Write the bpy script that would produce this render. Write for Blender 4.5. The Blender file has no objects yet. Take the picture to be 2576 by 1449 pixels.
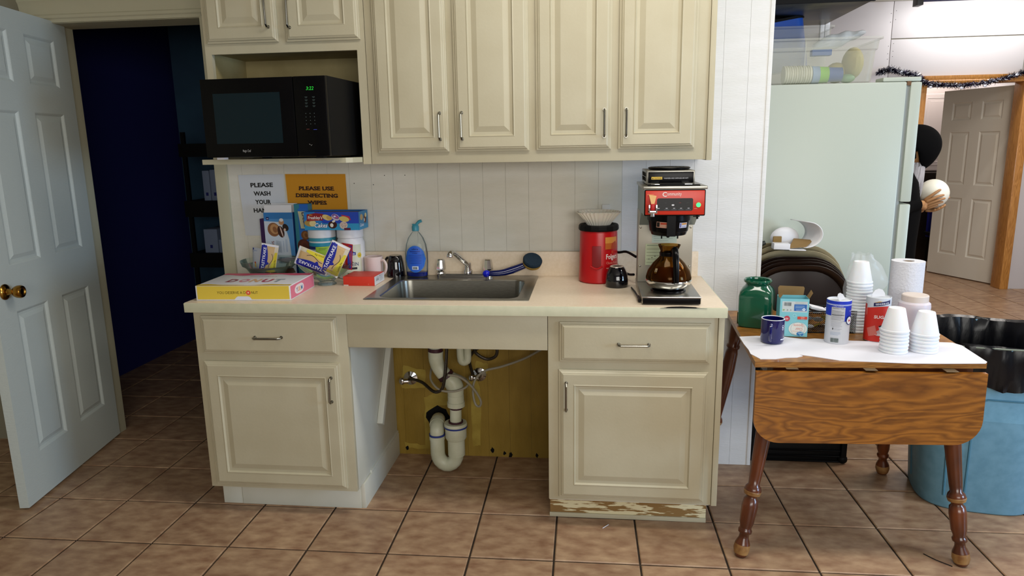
import bpy, bmesh, math, random
from mathutils import Vector, Matrix, Euler
random.seed(7)
R = math.radians; PI = math.pi
SC = bpy.context.scene; COL = SC.collection

# ------------------------------------------------------------------ camera
cam = bpy.data.cameras.new('camera'); cam.sensor_width = 36.0
cam.lens = 1752.68/2576*36; cam.clip_start = .05
co = bpy.data.objects.new('camera', cam); COL.objects.link(co)
rt = Vector((0.99373987, 0.11050242, -0.01644058)); fw = Vector((-0.11155346, 0.97346458, -0.19980623)); up = Vector((-0.00607475, 0.20038942, 0.97969749))
mw = Matrix((rt, up, -fw)).transposed().to_4x4(); mw.translation = Vector((1.605, -2.5385, 1.5042))
co.matrix_world = mw; SC.camera = co

# ------------------------------------------------------------------ world, lights, exposure
wd = bpy.data.worlds.new('world'); SC.world = wd; wd.use_nodes = True
wd.node_tree.nodes['Background'].inputs[0].default_value = (.55, .68, 1, 1)
wd.node_tree.nodes['Background'].inputs[1].default_value = .35
SC.view_settings.view_transform = 'Standard'; SC.view_settings.look = 'None'
SC.view_settings.gamma = 1; SC.view_settings.use_curve_mapping = False
SC.view_settings.exposure = 0.0
def area(name, loc, aim, sx, sy, power, col):
    l = bpy.data.lights.new(name, 'AREA'); l.shape = 'RECTANGLE'; l.size = sx; l.size_y = sy
    l.energy = power; l.color = col
    o = bpy.data.objects.new(name, l); COL.objects.link(o); o.location = loc
    o.rotation_euler = (Vector(aim)-Vector(loc)).to_track_quat('-Z', 'Y').to_euler(); return o
area('window_daylight_side', (6.0, -1.75, 1.35), (0, .2, .7), 1.0, 1.1, 80, (.48, .71, 1))
area('window_daylight_behind', (2.7, -4.7, 1.75), (1.8, .3, 1.0), 3.0, 1.2, 84, (1, .98, .92))
area('ceiling_area_light', (1.9, -.50, 2.76), (1.9, -.50, 0), 1.6, .35, 24, (1, .95, .86))
area('ceiling_area_light', (3.7, -.5, 2.76), (3.7, -.5, 0), 1.2, .35, 22, (1, .95, .86))
area('ceiling_area_light', (4.5, 1.3, 2.76), (4.5, 1.5, 0), 1.2, .6, 44, (1, .93, .86))  # unseen lamp, placed so its light reaches the open far door
area('ceiling_area_light', (5.4, 3.4, 2.76), (5.4, 3.4, 0), .6, .6, 16, (1, .92, .84))  # added lamp without a fixture, brightens the floor before the far doorway
area('ceiling_area_light', (5.6, 6.6, 2.5), (5.6, 6.5, 0), .8, .8, 20, (1, .90, .84))
area('strip_lamp_tube', (5.2, 4.52, 2.70), (5.2, 4.95, 2.25), 1.3, .05, 8, (1, .98, .95))

# ------------------------------------------------------------------ materials
def lin(h):
    h = h.lstrip('#'); v = [int(h[i:i+2], 16)/255 for i in (0, 2, 4)]
    return tuple(c/12.92 if c <= .04045 else ((c+.055)/1.055)**2.4 for c in v)+(1,)
def mat(name, c, rough=.5, metal=0, c2=None, ns=6, stretch=None, bump=0, bs=60, alpha=1, trans=0, emit=0, rnd=0, coat=0, spec=.5, ior=1.45, lo=.35, hi=.65, sub=0):
    m = bpy.data.materials.new(name); m.use_nodes = True; t = m.node_tree; N = t.nodes; b = N['Principled BSDF']
    b.inputs['Roughness'].default_value = rough; b.inputs['Metallic'].default_value = metal
    b.inputs['Base Color'].default_value = lin(c); b.inputs['Alpha'].default_value = alpha
    b.inputs['Transmission Weight'].default_value = trans; b.inputs['IOR'].default_value = ior
    b.inputs['Coat Weight'].default_value = coat; b.inputs['Specular IOR Level'].default_value = spec
    if sub: b.inputs['Subsurface Weight'].default_value = sub; b.inputs['Subsurface Scale'].default_value = .01
    if emit: b.inputs['Emission Color'].default_value = lin(c); b.inputs['Emission Strength'].default_value = emit
    src = None
    if c2 or bump or rnd:
        g = N.new('ShaderNodeNewGeometry'); mp = N.new('ShaderNodeMapping'); t.links.new(g.outputs['Position'], mp.inputs[0])
        if stretch: mp.inputs['Scale'].default_value = stretch
    if c2:
        n = N.new('ShaderNodeTexNoise'); n.inputs['Scale'].default_value = ns; n.inputs['Detail'].default_value = 6
        t.links.new(mp.outputs[0], n.inputs[0]); r = N.new('ShaderNodeValToRGB'); t.links.new(n.outputs[0], r.inputs[0])
        r.color_ramp.elements[0].position = lo; r.color_ramp.elements[1].position = hi
        r.color_ramp.elements[0].color = lin(c); r.color_ramp.elements[1].color = lin(c2); src = r.outputs[0]
    if rnd:
        oi = N.new('ShaderNodeObjectInfo'); h = N.new('ShaderNodeHueSaturation'); mr = N.new('ShaderNodeMapRange')
        mr.inputs[3].default_value = 1-rnd; mr.inputs[4].default_value = 1+rnd
        t.links.new(oi.outputs['Random'], mr.inputs[0]); t.links.new(mr.outputs[0], h.inputs['Value'])
        if src: t.links.new(src, h.inputs['Color'])
        else: h.inputs['Color'].default_value = lin(c)
        src = h.outputs[0]
    if src: t.links.new(src, b.inputs['Base Color'])
    if bump:
        n2 = N.new('ShaderNodeTexNoise'); n2.inputs['Scale'].default_value = bs; n2.inputs['Detail'].default_value = 4
        t.links.new(mp.outputs[0], n2.inputs[0]); bp = N.new('ShaderNodeBump'); bp.inputs['Strength'].default_value = bump; bp.inputs['Distance'].default_value = .004
        t.links.new(n2.outputs[0], bp.inputs['Height']); t.links.new(bp.outputs[0], b.inputs['Normal'])
    return m
def wood(name, a, b_, c_, scale, axis=(1, 12, 12), rough=.35, coat=.3, mul=12):
    m = bpy.data.materials.new(name); m.use_nodes = True; t = m.node_tree; N = t.nodes; b = N['Principled BSDF']
    b.inputs['Roughness'].default_value = rough; b.inputs['Coat Weight'].default_value = coat
    tc = N.new('ShaderNodeNewGeometry'); mp = N.new('ShaderNodeMapping'); mp.inputs['Scale'].default_value = axis
    t.links.new(tc.outputs['Position'], mp.inputs[0])
    n = N.new('ShaderNodeTexNoise'); n.inputs['Scale'].default_value = scale; n.inputs['Detail'].default_value = 3; n.inputs['Distortion'].default_value = .4
    t.links.new(mp.outputs[0], n.inputs[0])
    w = N.new('ShaderNodeMath'); w.operation = 'MULTIPLY'; w.inputs[1].default_value = mul; t.links.new(n.outputs[0], w.inputs[0])
    f = N.new('ShaderNodeMath'); f.operation = 'PINGPONG'; f.inputs[1].default_value = .5; t.links.new(w.outputs[0], f.inputs[0])
    r = N.new('ShaderNodeValToRGB'); r.color_ramp.elements[0].position = 0; r.color_ramp.elements[1].position = .5
    r.color_ramp.elements[0].color = lin(a); r.color_ramp.elements[1].color = lin(b_)
    t.links.new(f.outputs[0], r.inputs[0])
    n3 = N.new('ShaderNodeTexNoise'); n3.inputs['Scale'].default_value = scale*12; t.links.new(mp.outputs[0], n3.inputs[0])
    mx = N.new('ShaderNodeMix'); mx.data_type = 'RGBA'; mx.inputs[7].default_value = lin(c_)
    mr = N.new('ShaderNodeMapRange'); mr.inputs[1].default_value = .5; mr.inputs[2].default_value = .75; mr.inputs[4].default_value = .55
    t.links.new(n3.outputs[0], mr.inputs[0]); t.links.new(mr.outputs[0], mx.inputs[0]); t.links.new(r.outputs[0], mx.inputs[6])
    t.links.new(mx.outputs[2], b.inputs['Base Color']); return m
M = {}
M['cab'] = mat('cabinet_cream_paint', '#B4AC92', .42, c2='#BAB39A', ns=5, bump=.08, bs=90)
M['cabside'] = mat('cabinet_side_white', '#CFCFC4', .5, c2='#C6C6B8', ns=4)
M['cabin'] = mat('cabinet_interior', '#A89A6E', .6, c2='#9A8C60', ns=8)
M['lam'] = mat('counter_laminate', '#E6D6C0', .35, c2='#E0CFB6', ns=90)
M['lamedge'] = mat('counter_edge_shade_tone', '#CFCFB4', .4, c2='#C8C9AE', ns=30)  # same laminate as the top; light difference put in as a greener tint
M['wall'] = mat('painted_panelling', '#D6D4C8', .6, c2='#DCDAD0', ns=5, bump=.25, bs=70, stretch=(1, 1, 4))
M['litwall'] = mat('panelling_lit_tone', '#DADBDA', .6, c2='#E0E1E2', ns=5, bump=.3, bs=80, stretch=(.6, .6, 3))  # same panelling, with the side window's light put into a whiter colour
M['wallyel'] = mat('old_mustard_paint', '#84691C', .6, c2='#93772A', ns=7, bump=.3, bs=60, stretch=(2, 1, .7))
M['yelpatch'] = mat('light_mustard_patch', '#A8913C', .6, c2='#98802E', ns=16, bump=.3)
M['groove'] = mat('dark_groove_backing', '#8E8A78', .9)
M['grout'] = mat('dark_grout', '#3A2E22', .9, c2='#241B14', ns=20)
M['tile'] = mat('terracotta_floor_tile', '#8A6850', .36, c2='#BC9E7E', ns=13, rnd=.07, bump=.2, bs=40, spec=.4, stretch=(1, 1.8, 1), lo=.3, hi=.78)
M['doorw'] = mat('white_door_paint', '#BCC4C0', .45, bump=.25, bs=60, stretch=(1, 1, 3))
M['door2'] = mat('greyish_door_paint', '#DAD6C8', .5)
M['trimw'] = mat('cream_trim_paint', '#B9B59C', .5)
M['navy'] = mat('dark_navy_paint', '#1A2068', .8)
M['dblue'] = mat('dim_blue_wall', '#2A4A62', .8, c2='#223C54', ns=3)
M['black'] = mat('black_plastic', '#040406', .25, spec=.18)
M['blackm'] = mat('matt_black', '#070708', .6, spec=.2)
M['steel'] = mat('brushed_steel', '#A7A59C', .28, 1, c2='#8E8C84', ns=40, stretch=(1, 30, 30))
M['chrome'] = mat('chrome', '#D8D8D8', .07, 1)
M['nickel'] = mat('satin_nickel', '#8A8880', .25, 1)
M['brass'] = mat('brass', '#A87B34', .2, 1)
M['pvc'] = mat('white_pvc', '#C9CBB6', .4, c2='#B9BAA0', ns=12)
M['prim'] = mat('purple_primer', '#3A1420', .5)
M['primb'] = mat('blue_cement', '#23357E', .5)
M['hose'] = mat('braided_hose_dark', '#4A4238', .35, .6, c2='#2A241E', ns=300)
M['hoseg'] = mat('grey_hose', '#8E8878', .5)
def thin_glass(name, c, edge, tint):
    m = bpy.data.materials.new(name); m.use_nodes = True; t = m.node_tree; N = t.nodes; N.clear()
    o = N.new('ShaderNodeOutputMaterial'); tr = N.new('ShaderNodeBsdfTransparent'); tr.inputs[0].default_value = lin(tint)
    gl = N.new('ShaderNodeBsdfGlossy'); gl.inputs['Color'].default_value = lin(c); gl.inputs['Roughness'].default_value = .04
    df = N.new('ShaderNodeBsdfDiffuse'); df.inputs[0].default_value = lin(edge); a = N.new('ShaderNodeMixShader'); a.inputs[0].default_value = .35
    lw = N.new('ShaderNodeLayerWeight'); lw.inputs[0].default_value = .22; mx = N.new('ShaderNodeMixShader')
    t.links.new(gl.outputs[0], a.inputs[1]); t.links.new(df.outputs[0], a.inputs[2]); t.links.new(lw.outputs['Fresnel'], mx.inputs[0]); t.links.new(tr.outputs[0], mx.inputs[1]); t.links.new(a.outputs[0], mx.inputs[2]); t.links.new(mx.outputs[0], o.inputs[0]); return m
M['glass'] = thin_glass('clear_glass', '#E8F0F0', '#C8D0CC', '#FAFCFC'); M['glassg'] = thin_glass('clear_greenish_glass', '#E4ECE8', '#B4C0BA', '#F8FCFA')
M['brownglass'] = thin_glass('amber_glass', '#E0C8A8', '#6A5030', '#D8C090')
M['film'] = mat('clear_plastic_film', '#E8ECF2', .12, alpha=.15)
M['tote'] = mat('translucent_tote_plastic', '#C6C8B8', .35, alpha=.34)
M['white'] = mat('white_plastic', '#DCDCE0', .4)
M['foam'] = mat('white_foam', '#E0E3E8', .6, sub=.2)
M['paper'] = mat('white_paper', '#DADBE4', .8)
M['kraft'] = mat('kraft_board', '#8A6E44', .8)
M['red'] = mat('red_plastic', '#B00A12', .3)
M['kwood'] = mat('worn_particle_board', '#8A6A3C', .8, c2='#DCD2AC', ns=5, stretch=(2.2, 1, 16), lo=.5, hi=.54)
M['leaf'] = wood('oak_laminate', '#72420C', '#9C621E', '#522C08', 1.5, (1.0, 1, 4.5), mul=20)
M['ttop'] = wood('oak_laminate_edge', '#7E4F1C', '#A3702F', '#5E3A12', 3, (1, 1, 14))
M['leg'] = mat('turned_leg_stain', '#3E1A0A', .28, c2='#6A3416', ns=14, stretch=(1, 1, .3), coat=.4)
M['legw'] = mat('worn_leg_bead', '#A07C4C', .4, c2='#6E4420', ns=20)
M['oak'] = wood('orange_oak_trim', '#A8702E', '#C88E48', '#B07A36', 2.5, (8, 8, .8))
M['fridge'] = mat('fridge_enamel', '#B8C0B4', .35, bump=.04, bs=160)
M['fridgetrim'] = mat('fridge_gasket', '#8E9696', .6)
M['jar'] = mat('green_glaze', '#0B4A34', .12, c2='#0E5A40', ns=5, coat=.5)
M['jaro'] = mat('olive_glaze', '#4A6234', .2)
M['mugb'] = mat('navy_glaze', '#0A0F52', .08, coat=.5)
M['blkgl'] = mat('black_glaze', '#05050C', .06, coat=.6)
M['tray'] = mat('brown_tray', '#1C0F08', .3)
M['trayt'] = mat('tan_tray', '#94886A', .3)
M['can'] = mat('blue_bin_plastic', '#74A8C4', .5, c2='#689CB8', ns=30)
M['bag'] = mat('black_bin_bag', '#020308', .28, bump=.45, bs=24, stretch=(1, 1, .35), spec=.35)
M['hood'] = mat('galvanised_steel', '#5A563A', .4, .6, c2='#1E2014', ns=4, lo=.42, hi=.58)
M['skin'] = mat('skin', '#A87B50', .5, sub=.1)
M['beard'] = mat('white_beard', '#AAA6A8', .8)
M['cloth'] = mat('black_cloth', '#050506', .95, spec=.1)
M['ball'] = mat('white_ball', '#E4E2D4', .4)
M['tins'] = mat('silver_tinsel', '#D4DAE8', .25, .35)
M['tinsd'] = mat('dark_tinsel', '#1C1430', .2, .8)
M['sponge'] = mat('dark_scrub_sponge', '#0C2434', .9, bump=1, bs=200)
M['sponget'] = mat('tan_sponge', '#9A7C34', .9)
M['blueh'] = mat('blue_brush_plastic', '#06104A', .15)
M['blueb'] = mat('bright_blue_plastic', '#0A18B8', .2)
M['soap'] = mat('blue_dish_soap', '#0A2A9A', .1, trans=.3)
M['teal'] = mat('teal_cap', '#3E93A8', .35)
M['wallpink'] = mat('pinkish_white_paint', '#D2C8C4', .6)
M['farwall'] = mat('white_wallboard', '#CBC8CA', .7)
M['ceil'] = mat('ceiling_white', '#C8C6BE', .8)
M['ylw'] = mat('yellow_content', '#B0A468', .7)
PM = {}
def pm(h, emit=0):
    k = (h, emit)
    if k not in PM: PM[k] = mat('print_'+h.lstrip('#').lower(), h, .45, emit=emit)
    return PM[k]

# ------------------------------------------------------------------ geometry helpers
class G:
    def __init__(s, xf=None): s.bm = bmesh.new(); s.xf = xf or Matrix(); s.mi = 0
    def _add(s, vs, fs):
        bv = [s.bm.verts.new(s.xf @ Vector(v)) for v in vs]
        for f in fs:
            try: s.bm.faces.new([bv[i] for i in f]).material_index = s.mi
            except ValueError: pass
        return bv
    def box(s, x0, x1, y0, y1, z0, z1, bev=0):
        x0, x1 = sorted((x0, x1)); y0, y1 = sorted((y0, y1)); z0, z1 = sorted((z0, z1))
        if bev <= 0:
            s._add([(x, y, z) for z in (z0, z1) for y in (y0, y1) for x in (x0, x1)],
                   [(0, 2, 3, 1), (4, 5, 7, 6), (0, 1, 5, 4), (2, 6, 7, 3), (0, 4, 6, 2), (1, 3, 7, 5)])
            return s
        t = bmesh.new(); bmesh.ops.create_cube(t, size=1)
        for v in t.verts: v.co = Vector(((x0+x1)/2+v.co.x*(x1-x0), (y0+y1)/2+v.co.y*(y1-y0), (z0+z1)/2+v.co.z*(z1-z0)))
        bev = min(bev, (x1-x0)*.45, (y1-y0)*.45, (z1-z0)*.45)
        bmesh.ops.bevel(t, geom=list(t.edges), offset=bev, segments=2, affect='EDGES', profile=.6)
        t.verts.index_update(); s._add([v.co.copy() for v in t.verts], [[v.index for v in f.verts] for f in t.faces]); t.free(); return s
    def lathe(s, prof, c=(0, 0, 0), n=24, sx=1, sy=1, cap=True, flute=0, nf=0, sq=0):
        vs = []; fs = []; k = len(prof)
        for r, z in prof:
            for i in range(n):
                a = 2*PI*i/n; rr = r*(1+(flute*math.cos(nf*a) if nf else 0))
                if sq: rr *= 1/((abs(math.cos(a))**sq+abs(math.sin(a))**sq)**(1/sq))
                vs.append((c[0]+rr*math.cos(a)*sx, c[1]+rr*math.sin(a)*sy, c[2]+z))
        for j in range(k-1):
            for i in range(n): i2 = (i+1) % n; fs.append((j*n+i, j*n+i2, (j+1)*n+i2, (j+1)*n+i))
        if cap:
            if prof[0][0] > 1e-4: fs.append(tuple(range(n-1, -1, -1)))
            if prof[-1][0] > 1e-4: fs.append(tuple((k-1)*n+i for i in range(n)))
        s._add(vs, fs); return s
    def sphere(s, c, r, sc=(1, 1, 1), n=16, m=10):
        return s._sph(c, r, sc, n, m)
    def _sph(s, c, r, sc, n, m):
        vs = [(c[0], c[1], c[2]-r*sc[2])]; fs = []
        for j in range(1, m):
            p = -PI/2+PI*j/m
            for i in range(n): a = 2*PI*i/n; vs.append((c[0]+r*sc[0]*math.cos(p)*math.cos(a), c[1]+r*sc[1]*math.cos(p)*math.sin(a), c[2]+r*sc[2]*math.sin(p)))
        vs.append((c[0], c[1], c[2]+r*sc[2])); L = len(vs)-1
        for i in range(n):
            i2 = (i+1) % n; fs.append((0, 1+i2, 1+i)); fs.append((L, 1+(m-2)*n+i, 1+(m-2)*n+i2))
            for j in range(m-2): fs.append((1+j*n+i, 1+j*n+i2, 1+(j+1)*n+i2, 1+(j+1)*n+i))
        s._add(vs, fs); return s
    def tube(s, pts, r, n=8, smooth=0, closed=False, flat=1):
        P = [Vector(p) for p in pts]
        if smooth:
            Q = []; K = len(P)
            for i in range(K-1 if not closed else K):
                a, b, c, d = (P[(i-1) % K], P[i], P[(i+1) % K], P[(i+2) % K]) if closed else (P[max(i-1, 0)], P[i], P[i+1], P[min(i+2, K-1)])
                for q in range(smooth):
                    t = q/smooth; Q.append(.5*((2*b)+(c-a)*t+(2*a-5*b+4*c-d)*t*t+(3*b-a-3*c+d)*t**3))
            if not closed: Q.append(P[-1])
            if hasattr(r, '__len__'):
                rr = [r[min(int(i/smooth), len(r)-1)]*(1-(i % smooth)/smooth)+r[min(int(i/smooth)+1, len(r)-1)]*((i % smooth)/smooth) for i in range(len(Q))]
            else: rr = [r]*len(Q)
            P = Q
        else: rr = list(r) if hasattr(r, '__len__') else [r]*len(P)
        K = len(P); vs = []; fs = []; nrm = None
        for i, p in enumerate(P):
            if closed: t = (P[(i+1) % K]-P[(i-1) % K]).normalized()
            else: t = (P[min(i+1, K-1)]-P[max(i-1, 0)]).normalized()
            if nrm is None: nrm = t.orthogonal().normalized()
            nrm = (nrm-t*nrm.dot(t)).normalized(); b = t.cross(nrm)
            for j in range(n): a = 2*PI*j/n; vs.append(p+(nrm*math.cos(a)+b*math.sin(a)*flat)*rr[i])
        for i in range(K if closed else K-1):
            for j in range(n): j2 = (j+1) % n; i2 = (i+1) % K; fs.append((i*n+j, i*n+j2, i2*n+j2, i2*n+j))
        if not closed: fs.append(tuple(range(n-1, -1, -1))); fs.append(tuple((K-1)*n+j for j in range(n)))
        s._add(vs, fs); return s
    def prism(s, poly, f0, f1):      # poly of 2d points, f0/f1 map them to the two 3d faces
        n = len(poly); vs = [f0(*p) for p in poly]+[f1(*p) for p in poly]
        s._add(vs, [tuple(range(n-1, -1, -1)), tuple(range(n, 2*n))]+[(i, (i+1) % n, n+(i+1) % n, n+i) for i in range(n)]); return s
    def grid(s, nu, nv, f, thick=None):
        vs = [f(i/nu, j/nv) for j in range(nv+1) for i in range(nu+1)]
        fs = [(j*(nu+1)+i, j*(nu+1)+i+1, (j+1)*(nu+1)+i+1, (j+1)*(nu+1)+i) for j in range(nv) for i in range(nu)]
        s._add(vs, fs); return s
    def slab(s, mp, w, h, t, rects, prof, edge=None):
        # panelled slab: front face at depth 0, mp(u,v,d) maps to 3d, d is height towards the viewer
        e = edge[-1][0] if edge else 0
        us = sorted({e, w-e} | {x for r in rects for x in (r[0], r[2])}); vs_ = sorted({e, h-e} | {y for r in rects for y in (r[1], r[3])})
        for a, b in zip(us, us[1:]):
            for c, d in zip(vs_, vs_[1:]):
                mx, my = (a+b)/2, (c+d)/2
                if any(r[0] < mx < r[2] and r[1] < my < r[3] for r in rects): continue
                s._add([mp(a, c, 0), mp(b, c, 0), mp(b, d, 0), mp(a, d, 0)], [(0, 1, 2, 3)])
        def ring(x0, y0, x1, y1, steps, close):
            prev = None
            for ins, dp in steps:
                cur = [mp(x0+ins, y0+ins, dp), mp(x1-ins, y0+ins, dp), mp(x1-ins, y1-ins, dp), mp(x0+ins, y1-ins, dp)]
                if prev: s._add(prev+cur, [(i, (i+1) % 4, 4+(i+1) % 4, 4+i) for i in range(4)])
                prev = cur
            if close: s._add(prev, [(0, 1, 2, 3)])
        for r in rects: ring(r[0], r[1], r[2], r[3], prof, True)
        ring(0, 0, w, h, [(0, -t)]+(edge or [(0, 0)]), False)
        s._add([mp(0, 0, -t), mp(0, h, -t), mp(w, h, -t), mp(w, 0, -t)], [(0, 1, 2, 3)]); return s
    def join(s, me):
        vs = [v.co.copy() for v in me.vertices]; s._add(vs, [list(p.vertices) for p in me.polygons]); return s

XF = {}
def thing(name, label, cat, loc=(0, 0, 0), rz=0, group=None, kind=None):
    o = bpy.data.objects.new(name, None); COL.objects.link(o); o.empty_display_size = .05
    o.location = loc; o.rotation_euler = (0, 0, rz); XF[o.name] = Matrix.Translation(loc) @ Matrix.Rotation(rz, 4, 'Z')
    if kind: o['kind'] = kind
    if label: o['label'] = label
    if cat: o['category'] = cat
    if group: o['group'] = group
    return o
def obj(name, g, mats, parent=None, w=False, smooth=True, label=None, kind=None, ang=35, recalc=True):
    if w and parent is not None:
        p = parent
        while p.parent: p = p.parent
        g.bm.transform(XF[p.name].inverted())
    if recalc: bmesh.ops.recalc_face_normals(g.bm, faces=g.bm.faces)
    me = bpy.data.meshes.new(name); g.bm.to_mesh(me); g.bm.free()
    for m in (mats if isinstance(mats, (list, tuple)) else [mats]): me.materials.append(M[m] if isinstance(m, str) else m)
    if smooth:
        me.shade_smooth(); me.set_sharp_from_angle(angle=R(ang))
    o = bpy.data.objects.new(name, me); COL.objects.link(o); o.parent = parent
    if label: o['label'] = label
    if kind: o['kind'] = kind
    return o
def one(name, g, mats, label, cat, group=None, loc=(0, 0, 0), rz=0, **k):   # a thing that is one mesh
    o = obj(name, g, mats, **k); o.location = loc; o.rotation_euler = (0, 0, rz); o['label'] = label; o['category'] = cat
    XF[o.name] = Matrix.Translation(loc) @ Matrix.Rotation(rz, 4, 'Z')
    if group: o['group'] = group
    return o
def tree_copy(o, parent=None):
    c = o.copy(); COL.objects.link(c); c.parent = parent
    for ch in [x for x in COL.objects if x.parent == o]: tree_copy(ch, c)
    return c
_T = {}
def text_mesh(st, bold=0, shear=0):
    k = (st, bold, shear)
    if k not in _T:
        cu = bpy.data.curves.new('t', 'FONT'); cu.body = st; cu.size = 1; cu.offset = bold; cu.shear = shear; cu.align_x = 'CENTER'; cu.resolution_u = 2
        o = bpy.data.objects.new('t', cu); COL.objects.link(o)
        dg = bpy.context.evaluated_depsgraph_get(); me = bpy.data.meshes.new_from_object(o.evaluated_get(dg))
        _T[k] = ([tuple(v.co[:2]) for v in me.vertices], [list(p.vertices) for p in me.polygons])
        bpy.data.objects.remove(o); bpy.data.curves.remove(cu); bpy.data.meshes.remove(me)
    return _T[k]
class Print:
    # flat print laid on a face: mp(u, v, height) -> 3d
    def __init__(s, mp, cut=None): s.g = G(); s.mp = mp; s.ms = []; s.h = .0004; s.cut = cut or getattr(mp, 'cut', None)
    def _m(s, c, emit=0):
        m = pm(c, emit)
        if m not in s.ms: s.ms.append(m)
        s.g.mi = s.ms.index(m); s.h += .00004
    def _emit(s, vs, fs):       # flat outlines are cut into strips before they wrap a curved face
        if s.cut:
            t = bmesh.new(); bv = [t.verts.new((x, y, 0)) for x, y in vs]
            for f in fs:
                try: t.faces.new([bv[i] for i in f])
                except ValueError: pass
            x0 = min(v[0] for v in vs); x1 = max(v[0] for v in vs); k = math.ceil(x0/s.cut)
            while k*s.cut < x1: bmesh.ops.bisect_plane(t, geom=t.verts[:]+t.edges[:]+t.faces[:], plane_co=(k*s.cut, 0, 0), plane_no=(1, 0, 0), dist=1e-7); k += 1
            t.verts.index_update(); vs = [tuple(v.co[:2]) for v in t.verts]; fs = [[v.index for v in f.verts] for f in t.faces]; t.free()
        s.g._add([s.mp(x, y, s.h) for x, y in vs], fs)
    def poly(s, pts, c, emit=0): s._m(c, emit); s._emit(list(pts), [tuple(range(len(pts)))]); return s
    def rect(s, x, y, w, h, c, n=1, rot=0, emit=0):
        s._m(c, emit); ca, sa = math.cos(R(rot)), math.sin(R(rot)); cx, cy = x+w/2, y+h/2
        if s.cut: s._emit([(cx+a*ca-b*sa, cy+a*sa+b*ca) for a, b in ((-w/2, -h/2), (w/2, -h/2), (w/2, h/2), (-w/2, h/2))], [(0, 1, 2, 3)]); return s
        def q(a, b): a -= cx; b -= cy; return s.mp(cx+a*ca-b*sa, cy+a*sa+b*ca, s.h)
        vs = []
        for i in range(n+1): vs += [q(x+w*i/n, y), q(x+w*i/n, y+h)]
        s.g._add(vs, [(2*i, 2*i+2, 2*i+3, 2*i+1) for i in range(n)]); return s
    def ell(s, x, y, rx, ry, c, n=20, rot=0, emit=0):
        ca, sa = math.cos(R(rot)), math.sin(R(rot))
        return s.poly([(x+rx*math.cos(2*PI*i/n)*ca-ry*math.sin(2*PI*i/n)*sa, y+rx*math.cos(2*PI*i/n)*sa+ry*math.sin(2*PI*i/n)*ca) for i in range(n)], c, emit)
    def ring(s, x, y, r0, r1, c, n=20):
        s._m(c); vs = []
        for i in range(n): a = 2*PI*i/n; vs += [s.mp(x+r0*math.cos(a), y+r0*math.sin(a), s.h), s.mp(x+r1*math.cos(a), y+r1*math.sin(a), s.h)]
        s.g._add(vs, [(2*i, (2*i+2) % (2*n), (2*i+3) % (2*n), 2*i+1) for i in range(n)]); return s
    def text(s, st, x, y, size, c, w=None, bold=0.012, rot=0, shear=0, emit=0):
        vs, fs = text_mesh(st, bold, shear); s._m(c, emit)
        sx = size
        if w: 
            x0 = min(v[0] for v in vs); x1 = max(v[0] for v in vs); sx = w/(x1-x0)
        ca, sa = math.cos(R(rot)), math.sin(R(rot))
        s._emit([(x+a*sx*ca-b*size*sa, y+a*sx*sa+b*size*ca) for a, b in vs], fs); return s
    def lines(s, x, y, w, h, n, c, t=.25, seed=1):
        rr = random.Random(seed)
        for i in range(n): s.rect(x, y+h*i/n, w*rr.uniform(.7, 1), h/n*t, c)
        return s
    def bars(s, x, y, w, h, c='#404040', seed=3):
        rr = random.Random(seed); q = 0
        while q < w*.97:
            b = w*rr.choice((.02, .035, .05)); s.rect(x+q, y, b, h, c); q += b+w*rr.choice((.02, .04))
        return s
    def done(s, name, parent): return obj(name, s.g, s.ms, parent, smooth=False, recalc=False, kind='stuff' if name == 'panel_print' else None)
def fr(o, u, v):   # frame map: origin, unit u, unit v, normal = u x v
    o, u, v = Vector(o), Vector(u).normalized(), Vector(v).normalized(); n = u.cross(v)
    return lambda a, b, h=0: o+u*a+v*b+n*h
def cyl(r, a0, z0=0, sx=1, sy=1):  # wraps around a cylinder, u grows to the right as seen from outside
    f = lambda a, b, h=0: Vector(((r+h)*math.cos(a0+a/r)*sx, (r+h)*math.sin(a0+a/r)*sy, z0+b))
    f.cut = .005; return f

# ================================================================== SETTING
YW = .6407
def struct(name, label=None): return thing(name, label, None, kind='structure')
# floor: grout bed with individually laid tiles
fl = struct('floor')
obj('grout_bed', G().box(-1.7, 6.4, -5, 8.6, -.08, -.005), 'grout', fl, smooth=False)
TS, TA, TX, TY = .3156, .0105, -.7319, -.2397
ca, sa = math.cos(TA), math.sin(TA)
hw = TS/2-.0036
def tile_vs(cx=0, cy=0):
    b = .0035; q = [(-1, -1), (1, -1), (1, 1), (-1, 1)]
    return [(cx+x*hw, cy+y*hw, -.006) for x, y in q]+[(cx+x*hw, cy+y*hw, -.0022) for x, y in q]+[(cx+x*(hw-b), cy+y*(hw-b), 0) for x, y in q]
TF = [(0, 1, 5, 4), (1, 2, 6, 5), (2, 3, 7, 6), (3, 0, 4, 7), (4, 5, 9, 8), (5, 6, 10, 9), (6, 7, 11, 10), (7, 4, 8, 11), (8, 9, 10, 11)]
tg = G(); tg._add(tile_vs(), TF)
t0 = obj('tile', tg, 'tile', fl, smooth=False, recalc=False)
def pxy(p):
    d = Vector(p)-mw.translation; k = d.dot(fw)
    return None if k < .3 else (1288+1752.68*d.dot(rt)/k, 724.5-1752.68*d.dot(up)/k, k)
cand = []
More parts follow.
